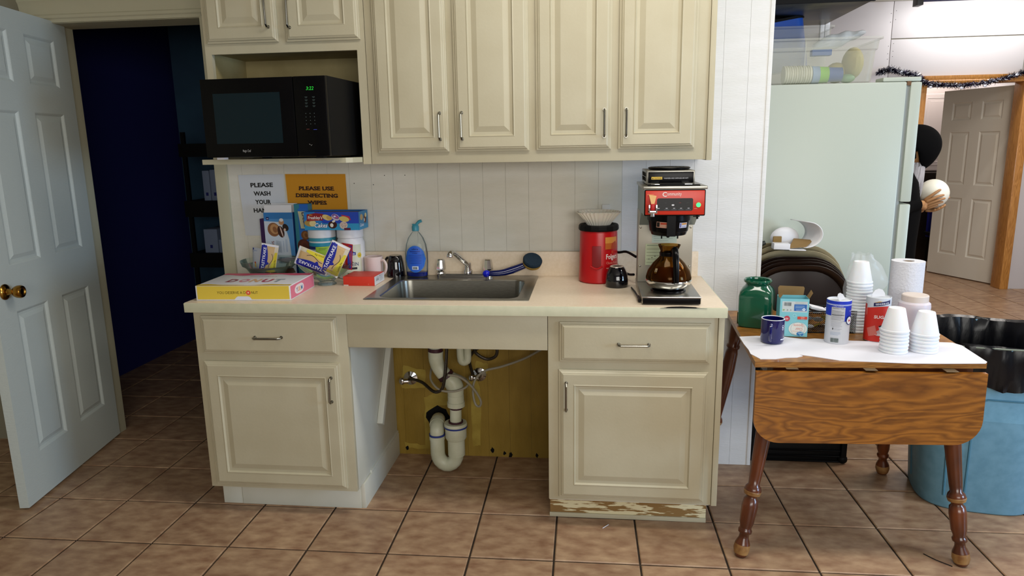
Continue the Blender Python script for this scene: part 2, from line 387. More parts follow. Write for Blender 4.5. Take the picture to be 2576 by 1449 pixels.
for i in range(-6, 26):
    for j in range(-16, 29):
        u, v = (i+.5)*TS, (j+.5)*TS; x = TX+u*ca-v*sa; y = TY+u*sa+v*ca
        if x < -1.6 or x > 6.3 or y > 8.4: continue
        if y > .8 and x < 2.3 and (x > 1.5 or y > 2.8): continue
        p = pxy((x, y, 0)); vis = p and -150 < p[0] < 2726 and p[1] < 1560
        hid = (0 < x < 2.05 and .14 < y < .6 and not .65 < x < 1.44) or (2.35 < x < 3.2 and 1.0 < y < 1.9) or (1 < x < 2.3 and y > .7)
        cand.append((-(1/p[2]**2) if vis and not hid else 0, x, y))
cand.sort(); first = True; sg = G()
for k, (wgt, x, y) in enumerate(cand):
    if wgt < 0 and k < 298:
        o = t0 if first else t0.copy()
        if not first: COL.objects.link(o)
        o.location = (x, y, random.uniform(-.0004, .0004)); o.rotation_euler = (0, 0, TA+random.uniform(-.002, .002)); first = False
    else:
        sg._add([(x+(vx*ca-vy*sa), y+(vx*sa+vy*ca), vz) for vx, vy, vz in tile_vs()], TF)
obj('outer_tiles', sg, 'tile', fl, smooth=False, kind='stuff', recalc=False)

# back wall: narrow painted boards on a backing
wb = struct('wall_back')
obj('backing', G().box(-.165, 2.352, YW+.004, .80, 0, 2.8).box(-.165-.8, -.165, .66, .80, 2.12, 2.8).box(-1.7, -.96, .66, .80, 0, 2.8), 'groove', wb, smooth=False)
def board(x0, x1, z0, z1, m):
    g = G().box(x0+.0003, x1-.0003, YW, YW+.010, z0, z1, .0004); return obj('board', g, m, wb, smooth=False)
xs = [-.107, -.038]+[.8+.1048*k for k in range(-7, 15)]+[2.358]
for a, b in zip(xs, xs[1:]):
    m = 'litwall' if a > 1.74 else 'wall'  # right-hand boards take the tone with window light mixed in
    if .55 < a < 1.40: board(max(a, .62), b, 0, .87, 'wallyel'); board(a, b, .87, 2.8, m)
    else: board(a, b, 0, 2.8, m)
for x, y in [(.56, 1.362), (.62, 1.348), (.70, 1.385), (.79, 1.384), (1.0, 1.353)]: pass
g = G()
for px, pz in [(.508, 1.345), (.60, 1.338), (.655, 1.380), (.752, 1.380)]: g.lathe([(.0018, 0), (.0018, .0012)], (0, 0, 0), 8); 
g = G()
for px, pz in [(.508, 1.345), (.60, 1.338), (.655, 1.380), (.752, 1.380)]: g.sphere((px, YW, pz), .0022, (1, .4, 1), 6, 4)
obj('nail_head', g, 'blackm', wb)
# patches of lighter mustard paint left under the sink
def blob(pts): return pts
for k, pl in enumerate([[(.685, .345), (.80, .35), (.81, .44), (.70, .46), (.688, .40)], [(.69, .06), (.79, .05), (.80, .30), (.86, .33), (.98, .32), (.97, .27), (.86, .26), (.85, .03), (.69, .03)],
                        [(1.03, .05), (1.07, .06), (1.08, .35), (1.05, .42), (1.01, .40), (1.03, .3)], [(1.05, .43), (1.11, .43), (1.12, .48), (1.06, .49)]]):
    g = G(); rr = random.Random(k); q = []
    for i in range(len(pl)):
        a, b = Vector(pl[i]), Vector(pl[(i+1) % len(pl)])
        for s_ in range(5): p = a.lerp(b, s_/5); q.append((p.x+rr.uniform(-.004, .004), p.y+rr.uniform(-.004, .004)))
    g.prism(q, lambda x, z: (x, YW-.0008, z), lambda x, z: (x, YW+.002, z)); obj('paint_patch', g, 'yelpatch', wb, smooth=False)
g = G(); rr = random.Random(5)
for cx, cz, r in [(.70, .03, .012), (1.13, .035, .014), (1.19, .02, .012), (1.22, .012, .016), (1.35, .012, .012)]:
    g.prism([(cx+r*rr.uniform(.5, 1.1)*math.cos(a*PI/5)*.7, cz+r*rr.uniform(.6, 1.3)*math.sin(a*PI/5)) for a in range(10)], lambda x, z: (x, YW-.001, z), lambda x, z: (x, YW+.002, z))
obj('rot_hole', g, 'blackm', wb, smooth=False)
g = G(); g.prism([(.862+.058*rr.uniform(.85, 1.15)*math.cos(a*PI/8), .196+.058*rr.uniform(.85, 1.15)*math.sin(a*PI/8)) for a in range(16)], lambda x, z: (x, YW-.0016, z), lambda x, z: (x, YW+.002, z))
obj('pipe_hole', g, 'blackm', wb, smooth=False)
t1 = struct('trim_1')        # end of wall trim and casing of the left doorway
obj('casing', G().box(-.168, -.107, YW-.012, YW+.16, 0, 2.105, .004), 'trimw', t1)
obj('jamb', G().box(-.985, -.945, .66, .83, 0, 2.12, .003), 'trimw', t1)
obj('casing', G().box(-1.06, -.95, .645, .665, 0, 2.12, .004), 'trimw', t1)
g = G(); prof = [(.0, 2.105), (-.012, 2.105), (-.016, 2.118), (-.022, 2.124), (-.022, 2.136), (-.017, 2.142), (-.020, 2.17), (-.024, 2.19), (-.03, 2.2), (-.03, 2.24), (0, 2.24)]
g.prism(prof, lambda a, z: (-1.06, YW+.02+a, z), lambda a, z: (.02, YW+.02+a, z)); obj('head_casing', g, 'trimw', t1, ang=20)
obj('head_jamb', G().box(-.96, -.165, .66, .83, 2.103, 2.12), 'trimw', t1)
t2 = struct('trim_2'); obj('corner_strip', G().box(2.346, 2.364, YW-.004, YW+.03, 0, 2.8, .003), 'litwall', t2)
# partition, other walls, ceiling
s = struct('wall_partition'); obj('wallboard', G().box(2.22, 2.352, .80, 4.9, 0, 2.8), 'farwall', s, smooth=False)
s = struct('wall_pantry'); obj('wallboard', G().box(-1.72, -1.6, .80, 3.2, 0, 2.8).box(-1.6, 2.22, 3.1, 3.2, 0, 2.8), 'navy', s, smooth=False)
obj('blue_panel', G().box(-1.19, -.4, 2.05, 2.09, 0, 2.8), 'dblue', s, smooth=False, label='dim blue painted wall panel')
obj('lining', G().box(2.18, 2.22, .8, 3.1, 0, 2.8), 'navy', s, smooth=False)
s = struct('wall_left'); obj('wallboard', G().box(-1.75, -1.62, -5, .66, 0, 2.8), 'trimw', s, smooth=False)
s = struct('wall_front'); obj('wallboard', G().box(-1.7, 6.3, -5.1, -5, 0, 2.8), 'farwall', s, smooth=False)
s = struct('wall_right'); obj('wallboard', G().box(6.28, 6.4, -5, -2.4, 0, 2.8).box(6.28, 6.4, -1.1, 8.6, 0, 2.8).box(6.28, 6.4, -2.4, -1.1, 0, .75).box(6.28, 6.4, -2.4, -1.1, 2.0, 2.8), 'farwall', s, smooth=False)
s = struct('window_1'); obj('window_frame', G().box(6.27, 6.33, -2.42, -2.36, .75, 2).box(6.27, 6.33, -1.14, -1.08, .75, 2).box(6.27, 6.33, -2.4, -1.1, .72, .78).box(6.27, 6.33, -2.4, -1.1, 1.97, 2.03), 'white', s)
s = struct('ceiling'); obj('ceiling_board', G().box(-1.75, 6.4, -5.1, 8.7, 2.8, 2.9), 'ceil', s, smooth=False)
# far wall with doorway: separate wallboard panels with joints
s = struct('wall_far'); YF = 4.90; S_ = .001
for a, b, c, d in [(2.358, 4.478, 0, 2.8), (4.482, 5.70, 2.46, 2.8), (4.482, 5.70, 2.09, 2.452), (5.708, 6.28, 2.09, 2.8), (4.482, 4.80, 0, 2.086), (5.80, 6.28, 0, 2.086)]:
    obj('wallboard', G().box(a, b-S_, YF, YF+.02, c, d-S_, .003), 'farwall', s)
obj('framing', G().box(2.358, 4.80, YF+.012, YF+.12, 0, 2.8).box(5.78, 6.28, YF+.012, YF+.12, 0, 2.8).box(4.80, 5.78, YF+.012, YF+.12, 2.05, 2.8), 'groove', s, smooth=False)
g = G()
for z in (2.70, 2.62, 2.40, 2.33, 2.28, 2.2): 
    for dx in (-.02, .025): g.sphere((4.48+dx, YF-.0005, z+dx*.5), .0032, (1, .3, 1), 6, 4)
obj('nail_head', g, 'blackm', s)
s = struct('trim_3')     # orange oak casing of the far doorway
obj('casing', G().box(4.755, 4.84, YF-.03, YF+.14, 0, 2.03, .006), 'oak', s)
obj('casing', G().box(5.72, 5.80, YF-.03, YF+.14, 0, 2.03, .006), 'oak', s)
g = G(); g.prism([(-.03, 2.03), (-.034, 2.05), (-.028, 2.06), (-.036, 2.085), (-.036, 2.10), (0, 2.10), (.02, 2.03)], lambda a, z: (4.755, YF+a, z), lambda a, z: (5.84, YF+a, z))
obj('head_casing', g, 'oak', s, ang=20)
obj('jamb', G().box(4.80, 5.74, YF+.02, YF+.14, 2.028, 2.05), 'oak', s, smooth=False)
s = struct('wall_rear'); obj('wallboard', G().box(2.4, 6.4, 8.5, 8.6, 0, 2.8).box(3.9, 4.0, 5.0, 8.5, 0, 2.8), 'wallpink', s, smooth=False)

# ------------------------------------------------------------------ six panel doors
def six_panel(root, W, H, T, m, cols, rows):
    rects = [(a, c, b, d) for a, b in cols for c, d in rows]
    prof = [(0, 0), (.004, -.002), (.012, -.009), (.022, -.009), (.040, -.002)]
    g = G(); g.slab(lambda u, v, d: (u, -T/2-d*1, v), W, H, T/2, rects, prof, [(0, 0)])
    g.slab(lambda u, v, d: (W-u, T/2+d*1, v), W, H, T/2, [(W-b, c, W-a, d) for a, b in cols for c, d in rows], prof, [(0, 0)])
    return obj('leaf', g, m, root, smooth=False)
# door leaf local x runs from free edge to hinge; its -y side must face the room
A = Vector((-.788, -.038, 0)); B = Vector((-.923, .733, 0)); ang = math.atan2(B.y-A.y, B.x-A.x)
nrm = Vector((math.sin(ang), -math.cos(ang), 0)); base = A-nrm*.02
d1 = thing('door_1', None, None, (base.x, base.y, .012), ang, kind='structure')
six_panel(d1, .80, 2.10, .04, 'doorw', [(.125, .345), (.46, .69)], [(.205, .84), (1.035, 1.675), (1.795, 2.01)])
g = G(Matrix.Translation((.068, -.02, .935)) @ Matrix.Rotation(R(90), 4, 'X'))
g.lathe([(0, 0), (.033, 0), (.033, .004), (.028, .010), (.014, .014), (.011, .022), (.012, .034), (.022, .042), (.026, .052), (.027, .066), (.024, .072), (.017, .074), (.012, .070), (0, .070)], n=28)
obj('knob', g, 'brass', d1)
g = G(Matrix.Translation((.068, .02, .935)) @ Matrix.Rotation(R(-90), 4, 'X'))
g.lathe([(0, 0), (.033, 0), (.033, .004), (.014, .014), (.012, .034), (.026, .052), (.026, .07), (0, .074)], n=20); obj('knob', g, 'brass', d1)
A = Vector((5.46, 5.86, 0)); B = Vector((5.775, 5.10, 0)); ang = math.atan2(B.y-A.y, B.x-A.x)
d2 = thing('door_2', None, None, (A.x+.018, A.y+.008, .012), ang, kind='structure')
six_panel(d2, .823, 2.0, .04, 'door2', [(.12, .355), (.47, .705)], [(.23, .86), (1.0, 1.56), (1.68, 1.87)])
for z in (.22, 1.02, 1.78):
    obj('hinge', G().box(.815, .85, -.04, .03, z, z+.09, .002).lathe([(.008, z-.004), (.008, z+.096)], (.835, -.045, 0), 10), 'brass', d2)

# ================================================================== CABINETS
def pull(root_or_door, p, q, out=(0, -1, 0)):
    p, q, out = Vector(p), Vector(q), Vector(out); g = G()
    d = (q-p).normalized()
    g.tube([p+out*-.002, p+out*.018, p+out*.025+d*.007, q+out*.025-d*.007, q+out*.018, q+out*-.002], .0042, 10)
    g.tube([p+out*-.002, p+out*.003], .0065, 10); g.tube([q+out*-.002, q+out*.003], .0065, 10)
    return g
DP = [(0, 0), (.004, .0015), (.009, -.006), (.020, -.007), (.042, -.0005)]
DE = [(0, -.010), (.004, -.0085), (.006, -.0085), (.011, -.003), (.013, -.003), (.018, 0)]
def cab_door(root, x0, x1, z0, z1, yf, t=.018, inset=.056, m='cab', panel=True, name='door'):
    g = G(); w, h = x1-x0, z1-z0
    g.slab(lambda u, v, d: (x0+u, yf-d, z0+v), w, h, t, [(inset, inset, w-inset, h-inset)] if panel else [], DP, DE)
    return obj(name, g, m, root, w=True, smooth=False)
def handle(door, p, q):
    return obj('handle', pull(door, p, q), 'nickel', door, w=True)
# left base cabinet
c = thing('base_cabinet', 'cream base cabinet left of the sink recess, handle at the right of its door', 'cabinet', (.33, .3, 0))
obj('carcass', G().box(.022, .654, .045, .636, .115, .876, .001), 'cabside', c, w=True)
obj('face_frame', G().box(.02, .655, .025, .046, .115, .876, .0015), 'cab', c, w=True)
obj('toe_kick', G().box(.024, .110, .098, .125, 0, .115, .001).box(.112, .642, .096, .125, 0, .115, .001), 'cabside', c, w=True)
obj('side_skirt', G().box(.642, .662, .098, .636, 0, .112, .002).box(.640, .660, .20, .636, .112, .125, .001), 'cabside', c, w=True)
d = cab_door(c, .052, .616, .703, .858, .007, panel=False, name='drawer'); handle(d, (.281, .007, .775), (.391, .007, .776))
d = cab_door(c, .048, .617, .131, .670, .007); handle(d, (.583, .007, .612), (.580, .007, .512))
obj('brace', G(Matrix.Translation((.668, .45, .46)) @ Matrix.Rotation(R(-32.5), 4, 'X')).box(-.013, .013, -.016, .016, -.21, .21, .001), 'cabside', c, w=True, label='diagonal white brace board')
# right base cabinet
c = thing('base_cabinet', 'cream base cabinet under the coffee brewer, with a chipped kick board', 'cabinet', (1.77, .3, 0))
obj('carcass', G().box(1.447, 2.073, .045, .636, .105, .876, .001), 'cabside', c, w=True)
obj('face_frame', G().box(1.446, 2.076, .025, .046, .118, .876, .0015), 'cab', c, w=True)
obj('toe_kick', G().box(1.446, 2.074, .104, .125, 0, .118, .001), 'kwood', c, w=True, label='chipped kick board with worn paint')
obj('kick_lip', G().box(1.444, 2.074, .098, .105, 0, .018, .001), 'cab', c, w=True)
obj('end_panel', G().box(2.077, 2.098, .018, .636, .118, .876, .001), 'cab', c, w=True)
d = cab_door(c, 1.490, 2.050, .694, .850, .007, panel=False, name='drawer'); handle(d, (1.712, .007, .769), (1.824, .007, .769))
d = cab_door(c, 1.487, 2.047, .133, .662, .007); handle(d, (1.516, .007, .612), (1.516, .007, .504))
one('sink_apron', G().box(.656, 1.444, .025, .043, .735, .876, .001), 'cab', 'plain cream apron board joining the two base cabinets below the sink', 'panel')
# upper cabinets
u0 = .3157
c = thing('wall_cabinet', 'short cream wall cabinet with two doors over the open microwave niche', 'cabinet', (.35, .48, 1.45))
obj('carcass', G().box(.022, .04, u0+.02, .636, 1.47, 2.6).box(.675, .693, u0+.02, .636, 1.44, 2.6).box(.04, .675, .62, .636, 1.47, 2.6).box(.04, .675, u0+.02, .62, 1.90, 1.92).box(.04, .675, u0+.02, .62, 2.58, 2.6), 'cabin', c, w=True, smooth=False)
obj('side_panel', G().box(.019, .0225, u0+.005, .636, 1.47, 2.6), 'cab', c, w=True, smooth=False)
obj('face_frame', G().box(.02, .047, u0, u0+.022, 1.47, 2.6).box(.666, .7, u0, u0+.022, 1.44, 2.6).box(.047, .666, u0, u0+.022, 1.893, 1.945).box(.34, .38, u0, u0+.022, 1.945, 2.6).box(.047, .666, u0, u0+.022, 2.50, 2.6), 'cab', c, w=True, smooth=False)
g = G(); g.prism([(.022, .636), (.022, .205), (.630, .205), (.652, .225), (.662, u0-.001), (.662, .636)], lambda x, y: (x, y, 1.449), lambda x, y: (x, y, 1.469))
obj('microwave_shelf', g, 'trimw', c, w=True, smooth=False)
d = cab_door(c, .037, .342, 1.934, 2.52, u0-.019); handle(d, (.310, u0-.019, 1.99), (.308, u0-.019, 2.10))
d = cab_door(c, .377, .684, 1.932, 2.52, u0-.019); handle(d, (.399, u0-.019, 1.985), (.401, u0-.019, 2.095))
c = thing('wall_cabinet', 'long cream wall cabinet with four tall doors above the sink and brewer', 'cabinet', (1.4, .48, 1.44))
obj('carcass', G().box(.702, 2.052, u0+.02, .636, 1.44, 2.6, .001), 'cab', c, w=True)
obj('face_frame', G().box(.702, 2.053, u0, u0+.021, 1.44, 2.6, .001), 'cab', c, w=True)
obj('end_panel', G().box(2.054, 2.075, u0-.006, .636, 1.437, 2.6, .001), 'cab', c, w=True)
for (a, b), hx, s_ in zip(((.735, 1.031), (1.059, 1.358), (1.387, 1.683), (1.711, 2.006)), (.999, 1.089, 1.656, 1.741), (0, 0, 0, 0)):
    d = cab_door(c, a, b, 1.485, 2.52, u0-.019); handle(d, (hx, u0-.019, 1.535), (hx, u0-.019, 1.638))

# countertop with sink cut-out
def ring_slab(g, o, i, z0, z1):   # frame between two closed loops with the same vertex count
    n = len(o); vs = [(x, y, z1) for x, y in o]+[(x, y, z1) for x, y in i]+[(x, y, z0) for x, y in o]+[(x, y, z0) for x, y in i]; fs = []
    for k in range(n): j = (k+1) % n; fs += [(k, j, n+j, n+k), (2*n+k, 3*n+k, 3*n+j, 2*n+j), (k, 2*n+k, 2*n+j, j), (n+k, n+j, 3*n+j, 3*n+k)]
    g._add(vs, fs)
def rrect(x0, x1, y0, y1, r, n=6):
    out = []
    for cx, cy, a0 in ((x1-r, y0+r, -90), (x1-r, y1-r, 0), (x0+r, y1-r, 90), (x0+r, y0+r, 180)):
        for i in range(n+1): a = R(a0+90*i/n); out.append((cx+r*math.cos(a), cy+r*math.sin(a)))
    return out
c = thing('countertop', 'cream laminate worktop running over both base cabinets', 'countertop', (1.05, .32, .876))
g = G(); ring_slab(g, rrect(0, 2.1, .004, .638, .001), rrect(.725, 1.348, .11, .60, .02), .8775, .914); obj('top', g, 'lam', c, w=True, smooth=False)
obj('front_edge', G().box(-.001, 2.101, 0, .0038, .8755, .9128, .0008), 'lamedge', c, w=True)
obj('end_edge', G().box(2.1005, 2.104, 0.001, .637, .8755, .9128, .0008), 'lamedge', c, w=True)
obj('backsplash', G().box(.12, 2.085, .618, .637, .914, 1.027, .001), 'lam', c, w=True)
g = G(); g.prism([(1.86, 0), (1.90, .004), (1.94, .0055), (1.99, .003), (2.03, 0)], lambda x, h: (x, -.0015, .9125+h*.4-.0015), lambda x, h: (x, .006, .9125+h-.001)); obj('lifted_laminate', g, 'blackm', c, w=True, smooth=False, label='dark gap where the edge strip lifts')

# ------------------------------------------------------------------ sink and faucet
c = thing('kitchen_sink', 'stainless steel drop-in sink in the worktop', 'sink', (1.036, .35, .914))
g = G(); o_ = rrect(.704, 1.369, .084, .612, .012); mid = rrect(.716, 1.357, .096, .600, .014); i0 = rrect(.752, 1.322, .118, .508, .05); i1 = rrect(.756, 1.318, .122, .504, .048); b1 = rrect(.768, 1.306, .134, .492, .045); b2 = rrect(.80, 1.27, .165, .46, .03)
lv = [(o_, .9142), (o_, .9165), (mid, .9195), (i0, .9165), (i1, .912), (b1, .76), (b2, .745)]
vs = []; fs = []; n = len(o_)
for lp, z in lv: vs += [(x, y, z) for x, y in lp]
for k in range(len(lv)-1):
    for i in range(n): j = (i+1) % n; fs.append((k*n+i, k*n+j, (k+1)*n+j, (k+1)*n+i))
fs.append(tuple((len(lv)-1)*n+i for i in range(n))); g._add(vs, fs); obj('basin', g, 'steel', c, w=True)
obj('strainer', G().lathe([(0, 0), (.042, 0), (.045, .003), (.038, .004), (.03, .001), (0, .001)], (1.035, .32, .7455)), 'chrome', c, w=True)
c = thing('faucet', 'chrome two-handle faucet on the back deck of the sink', 'faucet', (1.03, .585, .918))
g = G(); g.prism(rrect(.9, 1.165, .557, .607, .02), lambda x, y: (x, y, .9185), lambda x, y: (x, y, .928)); g.prism(rrect(.904, 1.161, .561, .603, .018), lambda x, y: (x, y, .928), lambda x, y: (x, y, .933)); obj('deck_plate', g, 'chrome', c, w=True, ang=25)
obj('spout', G().lathe([(.021, 0), (.021, .012), (.016, .02), (.016, .045), (.014, .05), (0, .052)], (1.044, .583, .932)).tube([(1.044, .583, .966), (1.038, .56, .985), (1.02, .50, 1.02), (1.006, .44, 1.050), (1.0, .418, 1.052), (.998, .408, 1.042), (.998, .407, 1.034)], [.013, .013, .012, .0105, .011, .013, .013], 14, smooth=4), 'chrome', c, w=True)
for x in (.918, 1.138):
    g = G(); g.lathe([(.022, 0), (.021, .006), (.014, .010), (.014, .016), (.023, .018), (.022, .03), (.017, .062), (.013, .066), (0, .066)], (x, .583, .932), 16, flute=.035, nf=8); obj('handle', g, 'chrome', c, w=True, ang=20)

# ------------------------------------------------------------------ drain plumbing
c = thing('sink_drain_pipe', 'white plastic drain pipe with a trap under the sink', 'pipe', (.95, .46, .02))
YP = .46
g = G(); g.tube([(.905, YP, .735), (.905, YP, .60)], .030, 18); obj('tailpiece', g, 'pvc', c, w=True)
obj('primer_ring', G().tube([(.905, YP, .608), (.905, YP, .592)], .034, 18), 'prim', c, w=True)
g = G(); g.tube([(.906, YP, .592), (.906, YP, .555), (.918, YP, .515), (.945, YP, .478)], [.035, .034, .033, .034], 18, smooth=4); obj('elbow', g, 'pvc', c, w=True)
obj('primer_ring', G().tube([(.944, YP, .484), (.955, YP, .468)], .038, 18), 'prim', c, w=True)
g = G(); g.tube([(.952, YP, .472), (.975, YP, .45), (.990, YP, .42), (.992, YP, .38)], [.034, .040, .040, .036], 18, smooth=4); g.tube([(.992, YP, .385), (.992, YP, .335)], .038, 18); g.tube([(.992, YP, .352), (.992, YP, .33)], .041, 18); obj('fitting', g, 'pvc', c, w=True)
obj('primer_ring', G().tube([(.992, YP, .331), (.992, YP, .318)], .030, 18), 'prim', c, w=True)
obj('straight_pipe', G().tube([(.990, YP, .33), (.988, YP, .245)], .027, 18), 'pvc', c, w=True)
obj('primer_ring', G().tube([(.988, YP, .258), (.988, YP, .247)], .034, 18), 'prim', c, w=True)
g = G(); g.lathe([(.030, .250), (.052, .250), (.054, .243), (.054, .236), (.050, .234), (.050, .180), (.044, .168), (.040, .166), (.040, .09), (.036, .088)], (.987, YP, 0), 24); obj('coupling', g, 'pvc', c, w=True)
obj('cement_ring', G().lathe([(.0545, .228), (.0548, .236)], (.987, YP, 0), 24, cap=False), 'primb', c, w=True)
pts = [(.987, YP, .15)]+[(.942+.045*math.cos(R(a)), YP, .095+.045*math.sin(R(a))*1.25) for a in range(0, -181, -20)]+[(.897, YP, .16), (.897, YP, .175)]
obj('trap', G().tube(pts, .034, 18), 'pvc', c, w=True)
g = G(); g.tube([(.897, YP, .165), (.897, YP, .205), (.894, YP+.025, .228), (.885, YP+.085, .225), (.866, YP+.175, .190)], .033, 18, smooth=4); g.tube([(.897, YP, .165), (.897, YP, .182)], .037, 18); g.tube([(.8945, YP+.02, .224), (.890, YP+.05, .228)], .036, 18); obj('trap_arm', g, 'pvc', c, w=True)
obj('cement_ring', G().tube([(.897, YP, .184), (.897, YP, .192)], .0375, 18), 'primb', c, w=True)
c = one('pipe_stub', G().tube([(1.012, .50, .735), (1.012, .50, .56), (1.022, .50, .53), (1.04, .50, .535), (1.046, .50, .56), (1.046, .50, .735)], .017, 14, smooth=3), 'pvc', 'short white hooked pipe hanging behind the drain pipe', 'pipe')
def hose(name, label, pts, r, m): return one(name, G().tube(pts, r, 9, smooth=5), m, label, 'hose')
hose('supply_hose', 'dark braided supply hose from the left shutoff valve up past the drain', [(.735, .60, .405), (.77, .56, .42), (.83, .50, .425), (.90, .42, .412), (.94, .41, .43), (.955, .41, .49), (.96, .43, .56), (.965, .47, .735)], .0075, 'hose')
hose('supply_hose', 'dark braided supply hose with a big loop, right of the drain', [(1.052, .60, .43), (1.04, .58, .50), (1.05, .56, .545), (1.09, .55, .585), (1.145, .55, .60), (1.175, .55, .58), (1.168, .55, .545), (1.13, .55, .53), (1.09, .545, .55), (1.07, .54, .58), (1.06, .53, .66), (1.06, .52, .735)], .0075, 'hose')
hose('drain_hose', 'thin grey hose running from the drain fitting to the upper right of the recess', [(.97, .40, .50), (1.02, .42, .485), (1.07, .45, .43), (1.105, .47, .36), (1.10, .48, .325), (1.08, .485, .33), (1.068, .49, .38), (1.075, .50, .44), (1.12, .51, .485), (1.20, .52, .505), (1.30, .53, .54), (1.38, .53, .585), (1.425, .53, .615)], .0055, 'hoseg')
one('loop_hose', G().tube([(.87, .52, .50), (.88, .45, .46), (.93, .41, .425), (1.0, .41, .42), (1.05, .44, .435), (1.03, .5, .45), (.93, .51, .49), (.88, .52, .515)], .005, 8, smooth=5), 'hoseg', 'grey hose ring looped around the drain fitting', 'hose')
for x, z, lb in ((.735, .40, 'chrome shutoff valve on the left of the drain, by the cabinet brace'), (1.075, .425, 'chrome shutoff valve right of the drain pipe')):
    v = thing('shutoff_valve', lb, 'valve', (x, YW, z))
    obj('escutcheon', G(Matrix.Rotation(R(90), 4, 'X')).lathe([(.036, 0), (.034, .006), (.014, .014), (.010, .05), (0, .05)], n=24), 'chrome', v)
    obj('valve_body', G().tube([(0, -.05, 0), (-.02, -.055, 0)], .012, 12).sphere((-.03, -.055, 0), .015, (1, .7, 1.2)), 'chrome', v)

# ================================================================== ON THE COUNTER
CT = .9145
# microwave
c = thing('microwave', 'black microwave oven in the open niche of the wall cabinet', 'microwave', (.365, .075, 1.470), R(-3))
obj('casing', G().box(-.255, .255, .02, .41, .008, .305, .006), 'blackm', c)
obj('door', G().box(-.255, .125, .0, .019, .008, .303, .004), 'black', c)
obj('door_window', G().box(-.205, .070, -.0012, .001, .060, .248), mat('tinted_window', '#081C24', .25, spec=.3), c, smooth=False)
obj('control_panel', G().box(.127, .255, .0, .019, .008, .303, .004), 'black', c)
obj('foot', G().box(-.225, -.195, .02, .05, 0, .008), 'white', c, smooth=False); obj('foot', G().box(.19, .22, .02, .05, 0, .008), 'blackm', c, smooth=False); obj('foot', G().box(-.22, -.19, .36, .39, 0, .008), 'blackm', c, smooth=False); obj('foot', G().box(.19, .22, .36, .39, 0, .008), 'blackm', c, smooth=False)
p = Print(fr((-.255, 0, 0), (1, 0, 0), (0, 0, 1)))
p.text('3:22', .447, .252, .018, '#22C83A', bold=0, shear=.2, emit=.5)
for i in range(4):
    for k in (0, 1): p.rect(.425+.030*k, .226-.011*i, .011, .002, '#3A4A4A'); p.rect(.427+.030*k, .223-.011*i, .007, .0012, '#3A4A4A')
for i in range(4):
    for k in range(3): p.rect(.424+.017*k, .166-.013*i, .003, .002, '#5C6C6C')
p.rect(.424, .108, .012, .002, '#6A3030'); p.rect(.452, .106, .014, .002, '#3844B0'); p.text('Magic Chef', .172, .028, .013, '#8E8E8E', w=.034); p.rect(.43, .052, .006, .0015, '#909090', rot=-30); p.rect(.437, .049, .006, .0015, '#909090', rot=40)
p.done('panel_print', c)

# donut box
c = thing('donut_box', 'flat yellow, white and pink donut box at the left front of the worktop', 'box', (.030, .043, CT), R(2.8))
W_, D_, H_ = .388, .278, .060
obj('carton', G().box(0, W_, 0, D_, 0, H_, .0012), 'white', c)
p = Print(fr((0, 0, 0), (1, 0, 0), (0, 0, 1)))
p.rect(.006, .005, W_-.010, H_-.006, '#D9BE45'); p.poly([(.155, .001), (.232, .001), (.222, .014), (.215, .017), (.172, .017), (.165, .012)], '#D6DAE8')
p.text('YOU DESERVE A D', .147, .027, .0155, '#3A3214', w=.118, bold=0); p.text('NUT', .242, .027, .0155, '#3A3214', w=.027, bold=0)
p.ring(.2165, .032, .003, .0095, '#D8563C'); p.ell(.2165, .032, .003, .003, '#E8D8B0'); p.done('front_print', c)
p = Print(fr((W_, 0, 0), (0, 1, 0), (0, 0, 1))); p.rect(.005, .004, D_-.010, H_-.008, '#D9748C')
p.poly([(.10+.052*math.cos(a*PI/10)*(abs(math.cos(a*PI/10))**-.35 if abs(math.cos(a*PI/10)) > .01 else 1), .030+.019*math.sin(a*PI/10)) for a in range(20)], '#E6DDE0')
for ch, x_, cc in (('Y', .074, '#2E6A8A'), ('U', .091, '#D8682C'), ('U', .107, '#E0B038'), ('M', .127, '#3A78B0')): p.text(ch, x_, .020, .026, cc, bold=.02)
p.done('side_print', c)
p = Print(fr((0, 0, H_), (1, 0, 0), (0, 1, 0)))
def wave(y0, a, f, ph, top): 
    pts = [(W_*i/24, y0+a*math.sin(f*i/24*2*PI+ph)+.5*a*math.sin(2.3*f*i/24*2*PI)) for i in range(25)]
    return pts+([(W_, D_-.002), (0, D_-.002)] if top else [(W_, .002), (0, .002)])
p.poly(wave(.022, .010, 1.3, .8, False), '#CDAE38'); p.poly(wave(.236, .010, 1.5, 2.2, True), '#D0506E')
for ch, x_, cc in (('D', .105, '#8E3F52'), ('O', .155, '#D08090'), ('N', .203, '#D8AA78'), ('U', .252, '#B03A50'), ('T', .298, '#8C9AA6')): p.text(ch, x_, .080, .085, cc, w=.040, bold=.05)
p.ell(.155, .109, .008, .013, '#E4E4E8'); p.text('YOU DESERVE A', .20, .192, .014, '#9A9AA8', w=.12, bold=0); p.done('lid_print', c)

